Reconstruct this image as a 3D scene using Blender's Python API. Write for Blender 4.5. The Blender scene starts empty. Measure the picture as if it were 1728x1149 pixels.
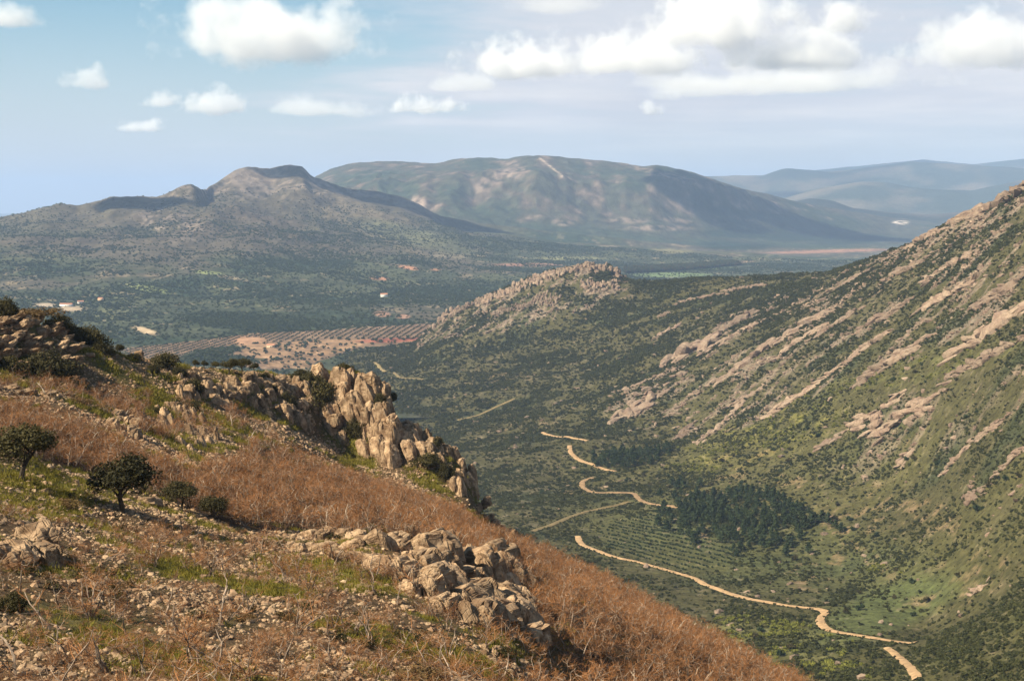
import bpy, math, random
import numpy as np
from mathutils import Vector, Matrix, Euler

R = math.radians
SC = bpy.context.scene
COL = SC.collection

# ------------------------------------------------------------------ camera
PITCH = R(5.57)
FPX = 2400.0            # focal length in pixels of the 1728 px wide photograph
cam = bpy.data.cameras.new('camera')
cam.lens = 50.0
cam.sensor_width = 36.0
cam.clip_start = 0.5
cam.clip_end = 200000.0
camo = bpy.data.objects.new('camera', cam)
COL.objects.link(camo)
camo.location = (0, 0, 0)
camo.rotation_euler = (math.pi / 2 - PITCH, 0, 0)
SC.camera = camo

# ------------------------------------------------------------------ sun, sky, exposure
SUN_TO = Vector((-0.85, -0.45, 0.80)).normalized()
SUN_EL = math.asin(SUN_TO.z)
SUN_AZ = math.atan2(SUN_TO.x, SUN_TO.y)        # clockwise from +Y
sun = bpy.data.lights.new('sun', 'SUN')
sun.energy = 5.0
sun.angle = R(0.5)
sun.color = (1.0, 0.90, 0.69)
suno = bpy.data.objects.new('sun', sun)
COL.objects.link(suno)
suno.rotation_euler = SUN_TO.to_track_quat('Z', 'Y').to_euler()

world = bpy.data.worlds.new('World')
SC.world = world
world.use_nodes = True
SC.view_settings.view_transform = 'Standard'
SC.view_settings.look = 'None'
SC.view_settings.exposure = 1.12
SC.view_settings.gamma = 1.0
SC.view_settings.use_curve_mapping = False
cy = SC.cycles
cy.max_bounces = 12
cy.diffuse_bounces = 1
cy.glossy_bounces = 1
cy.transmission_bounces = 2
cy.volume_bounces = 10
cy.transparent_max_bounces = 8
cy.use_denoising = True
cy.volume_step_rate = 0.6
cy.volume_max_steps = 128
cy.sample_clamp_indirect = 6.0


class NT:
    """small helper round a node tree"""
    def __init__(s, tree):
        s.t = tree
        tree.nodes.clear()

    def n(s, kind, **kw):
        nd = s.t.nodes.new(kind)
        for k, v in kw.items():
            if k.startswith('i_'):
                key = k[2:]
                key = int(key) if key.isdigit() else key.replace('_', ' ')
                nd.inputs[key].default_value = v
            else:
                setattr(nd, k, v)
        return nd

    def l(s, a, b):
        s.t.links.new(a, b)

    def math(s, op, a, b=None, c=None, clamp=False):
        nd = s.t.nodes.new('ShaderNodeMath')
        nd.operation = op
        nd.use_clamp = clamp
        for i, v in enumerate((a, b, c)):
            if v is None:
                continue
            if isinstance(v, (int, float)):
                nd.inputs[i].default_value = v
            else:
                s.l(v, nd.inputs[i])
        return nd.outputs[0]

    def ramp(s, fac, lo, hi, a=0.0, b=1.0, smooth=True):
        nd = s.t.nodes.new('ShaderNodeMapRange')
        nd.interpolation_type = 'SMOOTHSTEP' if smooth else 'LINEAR'
        nd.inputs['From Min'].default_value = lo
        nd.inputs['From Max'].default_value = hi
        nd.inputs['To Min'].default_value = a
        nd.inputs['To Max'].default_value = b
        s.l(fac, nd.inputs['Value'])
        return nd.outputs['Result']

    def mix(s, fac, a, b, mode='MIX'):
        nd = s.t.nodes.new('ShaderNodeMix')
        nd.data_type = 'RGBA'
        nd.blend_type = mode
        nd.clamp_factor = True
        for sock, v in ((nd.inputs[0], fac), (nd.inputs[6], a), (nd.inputs[7], b)):
            if isinstance(v, (int, float)):
                sock.default_value = v
            elif isinstance(v, tuple):
                sock.default_value = (*v, 1) if len(v) == 3 else v
            else:
                s.l(v, sock)
        return nd.outputs[2]


W = NT(world.node_tree)
sky = W.n('ShaderNodeTexSky', sky_type='NISHITA', sun_disc=False, sun_elevation=SUN_EL,
          sun_rotation=SUN_AZ, altitude=900.0, air_density=1.0, dust_density=1.6, ozone_density=1.0)
# thin high veil of cloud, laid out on a plane overhead (direction divided by its height)
tc = W.n('ShaderNodeTexCoord')
sep = W.n('ShaderNodeSeparateXYZ')
W.l(tc.outputs['Generated'], sep.inputs[0])
zz = W.math('MAXIMUM', sep.outputs[2], 0.0)
inv = W.math('DIVIDE', 1.0, W.math('ADD', zz, 0.035))
comb = W.n('ShaderNodeCombineXYZ')
W.l(W.math('MULTIPLY', sep.outputs[0], inv), comb.inputs[0])
W.l(W.math('MULTIPLY', sep.outputs[1], inv), comb.inputs[1])
n1 = W.n('ShaderNodeTexNoise', i_Scale=0.42, i_Detail=7.0, i_Roughness=0.58)
W.l(comb.outputs[0], n1.inputs['Vector'])
n2 = W.n('ShaderNodeTexNoise', i_Scale=0.09, i_Detail=2.0)
W.l(comb.outputs[0], n2.inputs['Vector'])
side = W.ramp(sep.outputs[0], -0.28, 0.10, -0.10, 0.26)
dens = W.math('ADD', W.math('ADD', n1.outputs[0], side), W.math('MULTIPLY', W.math('SUBTRACT', n2.outputs[0], 0.5), 0.35))
veil = W.math('MULTIPLY', W.ramp(dens, 0.42, 0.74), W.math('MULTIPLY', W.ramp(zz, 0.36, 0.10, 0.15, 0.9), W.ramp(zz, 0.012, 0.07, 0.0, 1.0)))
veil_c = W.mix(W.ramp(n1.outputs[0], 0.40, 0.70), (6.8, 6.8, 7.3), (9.0, 8.6, 8.4))
hz = W.ramp(zz, 0.17, 0.0, 0.0, 0.8)
skyc = W.mix(hz, W.mix(1.0, sky.outputs[0], (0.86, 1.17, 1.16), 'MULTIPLY'), (7.2, 7.1, 7.5))
skyc = W.mix(veil, skyc, veil_c)
bg = W.n('ShaderNodeBackground', i_Strength=0.05)
W.l(skyc, bg.inputs['Color'])
wo = W.n('ShaderNodeOutputWorld')
W.l(bg.outputs[0], wo.inputs['Surface'])

# ------------------------------------------------------------------ projection helpers
CP, SP = math.cos(PITCH), math.sin(PITCH)


def pix_dir(px, py):
    """photo pixel -> (azimuth, slope): direction of the sight line"""
    u = (np.asarray(px, float) - 864.0) / FPX
    v = (574.5 - np.asarray(py, float)) / FPX
    x = u
    y = CP + v * SP
    z = -SP + v * CP
    return np.arctan2(x, y), z / np.hypot(x, y)


def proj(x, y, z):
    d = y * CP - z * SP
    v = (y * SP + z * CP) / d
    return 864.0 + FPX * x / d, 574.5 - FPX * v


# ------------------------------------------------------------------ noise
def _hash(ix, iy, seed):
    h = (ix.astype(np.int64) * 374761393 + iy.astype(np.int64) * 668265263 + seed * 2147483647) & 0xffffffff
    h = ((h ^ (h >> 13)) * 1274126177) & 0xffffffff
    return (h ^ (h >> 16)) & 0xffff


def perlin(x, y, seed=0):
    x0 = np.floor(x); y0 = np.floor(y)
    fx = x - x0; fy = y - y0
    ix = x0.astype(np.int64); iy = y0.astype(np.int64)
    u = fx * fx * fx * (fx * (fx * 6 - 15) + 10)
    v = fy * fy * fy * (fy * (fy * 6 - 15) + 10)

    def g(dx, dy):
        a = _hash(ix + dx, iy + dy, seed) * (2 * math.pi / 65536.0)
        return np.cos(a) * (fx - dx) + np.sin(a) * (fy - dy)
    a = g(0, 0) * (1 - u) + g(1, 0) * u
    b = g(0, 1) * (1 - u) + g(1, 1) * u
    return (a * (1 - v) + b * v) * 1.5


def fbm(x, y, scale, octv=5, seed=0, gain=0.5, ridged=False):
    """noise in about -1..1; scale = size in metres of the largest feature"""
    s = 0.0; a = 1.0; t = 0.0
    f = 1.0 / scale
    for k in range(octv):
        n = perlin(x * f + 17.3 * k, y * f - 9.1 * k, seed + k)
        if ridged:
            n = 1 - 2 * np.abs(n)
        s = s + a * n
        t += a
        a *= gain
        f *= 2.03
    return s / t


def sstep(a, b, x):
    t = np.clip((x - a) / (b - a), 0, 1)
    return t * t * (3 - 2 * t)


def blob(px, py, cx, cy, rx, ry, rot=0.0):
    c, s = math.cos(R(rot)), math.sin(R(rot))
    dx, dy = px - cx, py - cy
    u = (dx * c + dy * s) / rx
    v = (-dx * s + dy * c) / ry
    return 1 - sstep(0.6, 1.3, np.sqrt(u * u + v * v))


def inpoly(px, py, poly):
    c = np.zeros(px.shape, bool)
    n = len(poly)
    for i in range(n):
        x1, y1 = poly[i]; x2, y2 = poly[(i + 1) % n]
        m = (y1 > py) != (y2 > py)
        xi = (x2 - x1) * (py - y1) / ((y2 - y1) + 1e-9) + x1
        c ^= m & (px < xi)
    return c


# ------------------------------------------------------------------ terrain: polar height fields
def pchip(xk, yk, x):
    h = np.diff(xk); d = np.diff(yk) / h
    m = np.zeros_like(yk)
    for i in range(1, len(xk) - 1):
        if d[i - 1] * d[i] > 0:
            w1 = 2 * h[i] + h[i - 1]; w2 = h[i] + 2 * h[i - 1]
            m[i] = (w1 + w2) / (w1 / d[i - 1] + w2 / d[i])
    m[0] = d[0]; m[-1] = d[-1]
    j = np.clip(np.searchsorted(xk, x) - 1, 0, len(h) - 1)
    t = np.clip((x - xk[j]) / h[j], 0, 1)
    t2 = t * t; t3 = t2 * t
    return ((2 * t3 - 3 * t2 + 1) * yk[j] + (t3 - 2 * t2 + t) * h[j] * m[j]
            + (-2 * t3 + 3 * t2) * yk[j + 1] + (t3 - t2) * h[j] * m[j + 1])


def smooth_interp(x, xk, yk):
    """linear between the control points, corners slightly rounded"""
    e = 0.0022
    return (np.interp(x - e, xk, yk) + 2 * np.interp(x, xk, yk) + np.interp(x + e, xk, yk)) / 4


class Terrain:
    def __init__(s, name, rows, r0, r1, nr, az0, az1, na, noise=None, wrap=False, extra=None, inner=R(23)):
        """rows: near to far; each a list of (px, py, distance) or (px, None, distance, height)"""
        s.name = name
        k = np.linspace(-1, 1, na)
        lo, hi = max(az0, -inner), min(az1, inner)
        nout = 40
        az = [np.linspace(lo, hi, na)]
        if az0 < lo:
            az.insert(0, np.linspace(az0, lo, nout, endpoint=False))
        if az1 > hi:
            az.append(np.linspace(hi, az1, nout + 1)[1:])
        s.az = np.concatenate(az)
        s.lr = np.linspace(math.log(r0), math.log(r1), nr)
        s.r = np.exp(s.lr)
        RR = []; ZZ = []
        for row in rows:
            a = []; d = []; zz = []
            for p in row:
                aa, sl = pix_dir(p[0], p[1] if p[1] is not None else 340)
                a.append(float(aa)); d.append(p[2])
                zz.append(p[3] if p[1] is None else float(sl) * p[2])
            RR.append(smooth_interp(s.az, a, d)); ZZ.append(smooth_interp(s.az, a, zz))
        RR = np.array(RR); ZZ = np.array(ZZ)
        for i in range(1, len(RR)):
            RR[i] = np.maximum(RR[i], RR[i - 1] * 1.004 + 0.1)
        Z = np.empty((nr, len(s.az)))
        for i in range(len(s.az)):
            Z[:, i] = pchip(RR[:, i], ZZ[:, i], s.r)
        s.x = s.r[:, None] * np.sin(s.az)[None]
        s.y = s.r[:, None] * np.cos(s.az)[None]
        s.RR = RR; s.ZZ = ZZ
        if noise is not None:
            Z = Z + noise(s.x, s.y, s, Z)
        s.z = Z
        s.px, s.py = proj(s.x, np.maximum(s.y, 1.0), s.z)

    def height(s, x, y):
        a = np.arctan2(x, y); r = np.log(np.hypot(x, y))
        i = np.clip(np.searchsorted(s.az, a) - 1, 0, len(s.az) - 2)
        j = np.clip(np.searchsorted(s.lr, r) - 1, 0, len(s.lr) - 2)
        u = np.clip((a - s.az[i]) / (s.az[i + 1] - s.az[i]), 0, 1)
        v = np.clip((r - s.lr[j]) / (s.lr[j + 1] - s.lr[j]), 0, 1)
        Z = s.z
        return ((Z[j, i] * (1 - u) + Z[j, i + 1] * u) * (1 - v) + (Z[j + 1, i] * (1 - u) + Z[j + 1, i + 1] * u) * v)

    def hit(s, px, py):
        """first ground point met by the sight line through a photo pixel"""
        a, sl = pix_dir(px, py)
        a = float(a); sl = float(sl)
        i = int(np.clip(np.searchsorted(s.az, a) - 1, 0, len(s.az) - 2))
        u = (a - s.az[i]) / (s.az[i + 1] - s.az[i])
        q = (s.z[:, i] * (1 - u) + s.z[:, i + 1] * u) / s.r
        k = np.nonzero(q >= sl)[0]
        if len(k) == 0:
            j = int(np.argmax(q)); r = s.r[j]
        elif k[0] == 0:
            r = s.r[0]
        else:
            j = k[0]
            t = (sl - q[j - 1]) / (q[j] - q[j - 1])
            r = s.r[j - 1] * (1 - t) + s.r[j] * t
        x = r * math.sin(a); y = r * math.cos(a)
        return Vector((x, y, float(s.height(np.array([x]), np.array([y]))[0])))

    def build(s, color, mat, jmin=0, jmax=None):
        nr, na = s.z.shape
        co = np.stack([s.x, s.y, s.z], -1).reshape(-1, 3)
        j, i = np.meshgrid(np.arange(nr - 1), np.arange(na - 1), indexing='ij')
        v0 = (j * na + i).ravel()
        f = np.stack([v0, v0 + 1, v0 + na + 1, v0 + na], 1)
        me = mesh_from(s.name, co, f)
        ca = me.color_attributes.new('tint', 'FLOAT_COLOR', 'POINT')
        c = np.ones((co.shape[0], 4), np.float32)
        c[:, :3] = np.clip(color, 0.003, 0.9).reshape(-1, 3)
        ca.data.foreach_set('color', c.ravel())
        me.polygons.foreach_set('use_smooth', np.ones(len(f), bool))
        me.materials.append(mat)
        o = bpy.data.objects.new(s.name, me)
        COL.objects.link(o)
        o['kind'] = 'structure'
        return o


def mesh_from(name, co, faces):
    co = np.asarray(co, np.float32); faces = np.asarray(faces, np.int32)
    me = bpy.data.meshes.new(name)
    k = faces.shape[1]
    me.vertices.add(len(co)); me.vertices.foreach_set('co', co.ravel())
    me.loops.add(faces.size); me.loops.foreach_set('vertex_index', faces.ravel())
    me.polygons.add(len(faces))
    me.polygons.foreach_set('loop_start', np.arange(0, faces.size, k, dtype=np.int32))
    me.polygons.foreach_set('loop_total', np.full(len(faces), k, np.int32))
    me.update(calc_edges=True)
    return me


def C3(a):
    return np.array(a, float)


def lerp(c, col, m):
    return c * (1 - m[..., None]) + C3(col) * m[..., None]


# ------------------------------------------------------------------ ground material
def ground_mat(name, scale, amt=0.35, bump=0.0, bscale=1.0, bdist=0.3):
    m = bpy.data.materials.new(name)
    m.use_nodes = True
    T = NT(m.node_tree)
    at = T.n('ShaderNodeAttribute', attribute_name='tint')
    g = T.n('ShaderNodeNewGeometry')
    a = T.n('ShaderNodeTexNoise', i_Scale=scale, i_Detail=8.0, i_Roughness=0.7)
    T.l(g.outputs['Position'], a.inputs['Vector'])
    f = T.ramp(a.outputs[0], 0.3, 0.7, 1 - amt, 1 + amt, False)
    c = T.mix(1.0, at.outputs['Color'], f, 'MULTIPLY')
    b = T.n('ShaderNodeBsdfPrincipled', i_Roughness=0.95)
    b.inputs['Specular IOR Level'].default_value = 0.1
    T.l(c, b.inputs['Base Color'])
    if bump:
        bn = T.n('ShaderNodeTexNoise', i_Scale=bscale, i_Detail=6.0, i_Roughness=0.65)
        T.l(g.outputs['Position'], bn.inputs['Vector'])
        bp = T.n('ShaderNodeBump', i_Strength=bump, i_Distance=bdist)
        T.l(bn.outputs[0], bp.inputs['Height'])
        T.l(bp.outputs[0], b.inputs['Normal'])
    o = T.n('ShaderNodeOutputMaterial')
    T.l(b.outputs[0], o.inputs[0])
    return m
HAZE = 4.1e-5
# ------------------------------------------------------------------ the lie of the land
def P(*a):
    return list(a)


# near hillside, where the camera stands
crest1 = [(-600, 400, 230), (-200, 470, 230), (0, 528, 250), (60, 545, 252), (120, 572, 256), (200, 600, 260), (280, 618, 268), (350, 624, 277),
          (430, 630, 289), (500, 640, 297), (550, 630, 300), (600, 630, 297), (640, 660, 291), (680, 740, 287), (740, 752, 284),
          (790, 815, 281), (815, 880, 278), (880, 915, 270), (930, 940, 260), (1000, 975, 245), (1100, 1035, 225), (1200, 1087, 210),
          (1300, 1138, 200), (1400, 1188, 190), (1500, 1238, 185), (1728, 1330, 170), (2300, 1450, 150)]
rows1 = [
    [(-600, None, 1.5, -1.7), (2300, None, 1.5, -1.7)],
    [(-600, None, 12, -6.2), (2300, None, 12, -6.5)],
    [(-600, None, 32, -12.5), (2300, None, 32, -14.5)],
    [(-600, 1149, 55), (0, 1149, 60), (400, 1149, 62), (800, 1149, 78), (1100, 1185, 115), (1400, 1280, 120), (1728, 1400, 110), (2300, 1500, 100)],
    [(-600, 900, 82), (0, 960, 85), (200, 985, 88), (400, 1010, 92), (600, 1030, 95), (760, 1055, 98), (860, 1090, 100), (950, 1120, 118), (1100, 1140, 135), (1400, 1255, 135), (1728, 1380, 125), (2300, 1485, 115)],
    [(-600, 760, 110), (0, 818, 115), (210, 862, 125), (400, 910, 130), (520, 940, 125), (620, 945, 118), (760, 1000, 112), (850, 1050, 114),
     (890, 1078, 118), (1000, 1097, 128), (1100, 1128, 136), (1400, 1235, 142), (1728, 1360, 140), (2300, 1470, 130)],
    [(-600, 640, 160), (0, 705, 175), (200, 750, 186), (400, 785, 205), (600, 840, 205), (700, 870, 205), (800, 905, 205), (900, 965, 195),
     (1000, 1012, 190), (1100, 1062, 185), (1400, 1206, 170), (1728, 1342, 156), (2300, 1460, 143)],
    [(-600, 520, 200), (0, 640, 222), (120, 655, 226), (200, 680, 232), (300, 700, 240), (400, 702, 257), (480, 714, 273), (540, 745, 283), (600, 782, 281), (680, 800, 277),
     (740, 822, 275), (790, 850, 272), (820, 895, 271), (880, 930, 255), (930, 950, 245), (1000, 985, 230), (1100, 1042, 210), (1200, 1093, 197),
     (1400, 1192, 182), (1728, 1333, 165), (2300, 1452, 147)],
    crest1,
    [(p[0], None, p[2] * 1.12 + 8, float(pix_dir(p[0], p[1])[1]) * p[2] - 16) for p in crest1],
    [(-600, None, 620, -300), (2300, None, 620, -300)],
]


def noise1(x, y, s, Z):
    r = np.hypot(x, y)
    a = sstep(15, 60, r)
    n = fbm(x, y, 26, 3, 5) * 1.1 + fbm(x, y, 6, 4, 9) * 0.42 + fbm(x, y, 1.6, 3, 3) * 0.16
    return n * a


near = Terrain('near_hillside', rows1, 1.5, 620, 660, -math.pi, math.pi, 620, noise1)

# the opposite hillside with the valley at its foot
crest2 = [(-900, 720, 2900), (400, 668, 3000), (480, 632, 3050), (600, 592, 3100), (700, 578, 3120), (722, 556, 3120), (760, 532, 3080), (830, 498, 3050),
          (880, 476, 3000), (930, 460, 2950), (985, 450, 2950), (1030, 454, 2950), (1052, 474, 2900), (1100, 476, 2900), (1160, 470, 2850),
          (1250, 467, 2800), (1340, 464, 2700), (1400, 462, 2600), (1450, 448, 2500), (1500, 428, 2400), (1540, 408, 2300), (1600, 380, 2200),
          (1660, 352, 2100), (1700, 328, 2050), (1728, 316, 2000), (1900, 240, 1900), (2300, 140, 1800), (2800, 60, 1700)]
rows2 = [
    [(-900, None, 420, -330), (2800, None, 420, -330)],
    [(-900, 1500, 560), (600, 1500, 560), (1200, 1310, 600), (1400, 1230, 640), (1540, 1190, 660), (1728, 1170, 620), (2300, 1100, 560), (2800, 1060, 520)],
    [(-900, 1250, 700), (600, 1250, 700), (1200, 1150, 790), (1400, 1105, 830), (1540, 1095, 840), (1600, 1075, 810), (1728, 1030, 740), (2300, 960, 680), (2800, 930, 620)],
    [(-900, 1130, 830), (600, 1130, 830), (1000, 1065, 920), (1200, 1050, 950), (1390, 1030, 985), (1480, 1035, 960), (1560, 1060, 930), (1640, 1040, 890), (1728, 985, 850), (2300, 880, 780), (2800, 850, 700)],
    [(-900, 1050, 960), (600, 1050, 960), (980, 965, 1120), (1150, 965, 1150), (1250, 955, 1170), (1380, 965, 1150), (1450, 985, 1100), (1520, 975, 1060), (1600, 920, 1060), (1728, 850, 1000), (2300, 740, 900), (2800, 700, 820)],
    [(-900, 960, 1200), (600, 960, 1200), (870, 905, 1280), (980, 885, 1350), (1100, 860, 1420), (1250, 835, 1430), (1400, 825, 1370), (1480, 850, 1300), (1560, 830, 1250), (1728, 715, 1150), (2300, 600, 1050), (2800, 560, 950)],
    [(-900, 860, 1520), (600, 860, 1520), (870, 800, 1640), (1000, 768, 1720), (1150, 755, 1740), (1300, 710, 1680), (1500, 640, 1540), (1728, 580, 1350), (2300, 460, 1200), (2800, 420, 1100)],
    [(-900, 780, 2000), (600, 745, 2050), (700, 730, 2080), (870, 700, 2120), (1000, 672, 2120), (1150, 630, 2100), (1300, 580, 2020), (1500, 520, 1850), (1728, 450, 1600), (2300, 330, 1400), (2800, 280, 1300)],
    [(-900, 735, 2600), (600, 655, 2550), (720, 622, 2600), (800, 600, 2620), (900, 585, 2620), (1000, 560, 2620), (1150, 532, 2560), (1300, 508, 2450), (1400, 485, 2330),
     (1500, 446, 2180), (1600, 408, 2000), (1728, 366, 1840), (2300, 200, 1600), (2800, 140, 1500)],
    crest2,
    [(p[0], None, p[2] * 1.12 + 10, min(float(pix_dir(p[0], p[1])[1]) * p[2] - 70, -325)) if p[0] < 1480 else
     (p[0], None, p[2] * 1.15 + 10, float(pix_dir(p[0], p[1])[1]) * p[2] - 60) for p in crest2],
    [(-900, None, 4200, -345), (2800, None, 4200, -345)],
]


def noise2(x, y, s, Z):
    r = np.hypot(x, y)
    px, py = proj(x, y, Z)
    up = sstep(0.25, 1.0, (x + 0.15 * y) / 1400)          # more relief on the rocky side
    # ribs of rock that run up the slope
    c, sn = math.cos(R(38)), math.sin(R(38))
    u = x * c + y * sn; v = -x * sn + y * c
    rib = fbm(u * 0.22, v, 62, 4, 41, ridged=True)
    amp = 0.35 + 0.65 * sstep(900, 1100, px)
    n = fbm(x, y, 420, 2, 11) * 9 + fbm(x, y, 150, 3, 12) * 4.2 + fbm(x, y, 40, 3, 17) * 1.5
    far = sstep(1250, 1900, r)
    n = n * (0.55 + 0.6 * far) + (rib - 0.3) * 5.5 * far * amp
    # gully beside the green spur
    kn = sstep(715, 760, px) * (1 - sstep(1060, 1110, px)) * sstep(2700, 2900, r)
    n += kn * (fbm(x * 1.0, y * 0.5, 38, 3, 77, ridged=True)) * 6
    return n * sstep(500, 700, r)


mid = Terrain('opposite_hillside', rows2, 420, 4200, 640, R(-60), R(60), 760, noise2)

# the plain beyond and the range with the flat-topped peak
crest3 = [(-900, 395, 6900), (-200, 388, 6900), (-60, 376, 6850), (0, 368, 6800), (40, 360, 6800), (70, 353, 6800), (100, 347, 6800), (130, 352, 6800),
          (165, 345, 6800), (190, 333, 6800), (230, 336, 6820), (270, 334, 6850), (300, 322, 6850), (325, 317, 6850), (342, 326, 6900),
          (352, 320, 7300), (380, 303, 7600), (400, 289, 7700), (420, 285, 7750), (455, 290, 7800), (480, 285, 7800), (510, 284, 7800), (525, 300, 7800),
          (560, 312, 7850), (620, 327, 7900), (680, 335, 7950), (710, 347, 7950), (745, 366, 8000), (800, 377, 8050), (900, 389, 8200), (1050, 403, 8400), (1200, 415, 8600),
          (1400, None, 9000, -300), (2800, None, 9500, -300)]
rows3 = [
    [(-900, None, 2200, -335), (2800, None, 2200, -335)],
    [(-900, None, 2750, -310), (200, None, 2750, -308), (450, None, 2750, -316), (560, None, 2800, -342), (2800, None, 2800, -350)],
    [(-900, None, 3400, -300), (0, None, 3400, -303), (400, None, 3400, -302), (560, None, 3250, -306), (720, None, 3250, -312), (2800, None, 3500, -330)],
    [(-900, None, 4100, -275), (0, None, 4000, -280), (300, None, 4000, -287), (450, None, 4100, -278), (600, None, 4000, -290), (760, None, 4000, -298), (2800, None, 4000, -300)],
    [(-900, 462, 4700), (0, 466, 4750), (150, 464, 4750), (300, 458, 4800), (450, 466, 4700), (600, 468, 4800), (800, 478, 4900), (1200, None, 5000, -300), (2800, None, 5000, -300)],
    [(-900, 425, 5500), (0, 428, 5500), (250, 415, 5600), (400, 408, 5800), (550, 414, 6000), (700, 424, 6100), (800, 432, 6200), (950, 440, 6300), (1200, None, 6400, -298), (2800, None, 6500, -300)],
    [(-900, 402, 6200), (0, 398, 6300), (150, 388, 6350), (300, 375, 6400), (380, 365, 6700), (500, 352, 7000), (600, 368, 7100), (700, 386, 7200), (800, 400, 7300), (950, 412, 7400), (1150, 424, 7500), (1400, None, 7800, -300), (2800, None, 7800, -300)],
    [(p[0], p[1], p[2] * 0.975) if len(p) == 4 and False else ((p[0], p[1] + 17, p[2] * 0.972) if p[1] is not None else (p[0], None, p[2] * 0.97, -292)) for p in crest3],
    crest3,
    [(p[0], None, p[2] * 1.1, (float(pix_dir(p[0], p[1])[1]) * p[2] - 150) if p[1] is not None else -300) for p in crest3],
    [(-900, None, 13000, -330), (2800, None, 13000, -330)],
]


def rel_height(s, k, Z, base=-300.0):
    zc = s.ZZ[k][None, :]
    return np.clip((Z - base) / np.maximum(zc - base, 40.0), 0, 1.2)


def noise3(x, y, s, Z):
    r = np.hypot(x, y)
    q = rel_height(s, 8, Z)
    hgt = sstep(-280, 0, Z)
    n = fbm(x, y, 900, 5, 21, ridged=True) * 62 * hgt * (1 - 0.9 * sstep(0.5, 0.92, q)) + fbm(x, y, 260, 4, 22) * (3 + 16 * hgt * (1 - 0.8 * sstep(40, 130, Z)))
    n += fbm(x, y * 0.42, 620, 4, 29, ridged=True) * 58 * sstep(-285, -120, Z) * (1 - 0.92 * sstep(0.5, 0.92, q))
    n += fbm(x, y, 170, 4, 28) * 7 * sstep(3500, 4500, r) + fbm(x, y, 1100, 4, 25) * 26 * sstep(3600, 4600, r) * (1 - hgt)
    rock = sstep(-60, 30, Z) * sstep(-2600, -1200, -np.abs(x + 1100))
    n += fbm(x, y * 0.4, 190, 5, 27, ridged=True) * 15 * sstep(-90, 40, Z)
    return n * sstep(3000, 3900, r)


plain = Terrain('plain_and_left_range', rows3, 2200, 13000, 470, R(-60), R(60), 860, noise3)

crest4 = [(-900, 430, 11500), (300, 380, 11500), (450, 345, 11500), (530, 302, 11500), (560, 286, 11500), (600, 276, 11500), (660, 273, 11500), (710, 276, 11400), (732, 279, 11200),
          (770, 270, 10900), (810, 268, 10700), (850, 271, 10600), (880, 266, 10500), (905, 264, 10500), (950, 267, 10600), (1000, 271, 10700),
          (1050, 277, 10800), (1085, 282, 10800), (1110, 279, 10800), (1150, 287, 10900), (1200, 304, 11000), (1260, 323, 11200), (1300, 331, 11400),
          (1340, 341, 11600), (1400, 352, 12000), (1500, 368, 12500), (1600, 378, 13000), (2000, 392, 14000), (2800, 392, 14500)]
rows4 = [
    [(-900, None, 7600, -360), (2800, None, 7600, -360)],
    [(-900, None, 9000, -330), (400, None, 8600, -320), (700, None, 8000, -300), (1000, None, 8300, -292), (1300, None, 9300, -292), (1550, None, 10500, -300), (2800, None, 12000, -330)],
    [(-900, 450, 9800), (400, 400, 9300), (750, 385, 8800), (900, 378, 9100), (1100, 380, 9400), (1300, 388, 10300), (1500, 397, 11500), (2800, 402, 13000)],
    [(-900, 440, 10600), (400, 360, 10300), (560, 335, 10100), (650, 333, 9900), (720, 322, 9500), (760, 324, 9500), (800, 330, 9700), (900, 312, 9800), (1000, 320, 9900), (1100, 325, 10000), (1200, 344, 10300), (1300, 362, 10900), (1500, 382, 12000), (2800, 398, 13800)],
    crest4,
    [(p[0], None, p[2] * 1.25, -330) for p in crest4],
]


def noise4(x, y, s, Z):
    q = rel_height(s, 4, Z)
    hgt = sstep(-290, 0, Z)
    n = fbm(x, y, 1500, 5, 31, ridged=True) * 110 * hgt * (1 - 0.95 * sstep(0.5, 0.92, q)) + fbm(x, y, 330, 4, 32) * 15 * hgt * (1 - 0.7 * sstep(0.5, 0.92, q))
    n += fbm(x, y * 0.38, 950, 4, 36, ridged=True) * 120 * hgt * (1 - 0.97 * sstep(0.5, 0.92, q)) + fbm(x, y, 130, 3, 38) * 7 * sstep(60, 200, Z)
    n += fbm(x, y, 420, 4, 37, ridged=True) * 30 * hgt * (1 - 0.85 * sstep(0.5, 0.92, q)) + fbm(x, y, 90, 3, 39) * 7 * hgt
    return n


centre = Terrain('central_mountain', rows4, 7600, 18000, 300, R(-50), R(60), 700, noise4)


def simple_ridge(name, crest, dist, seed, amp):
    rows = [[(-900, None, dist * 0.8, -350), (2800, None, dist * 0.8, -350)],
            [(p[0], None, dist * 0.9, -345 + 0.35 * (float(pix_dir(*p)[1]) * dist + 345)) for p in crest],
            [(p[0], p[1], dist) for p in crest],
            [(-900, None, dist * 1.2, -350), (2800, None, dist * 1.2, -350)]]
    return Terrain(name, rows, dist * 0.8, dist * 1.2, 110, R(-30), R(45), 420,
                   lambda x, y, s, Z: fbm(x, y, dist * 0.1, 5, seed, ridged=True) * amp * sstep(-340, -100, Z) * 0.6 + fbm(x, y, dist * .02, 3, seed + 9) * amp * .25 * sstep(-340, -100, Z))


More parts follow.
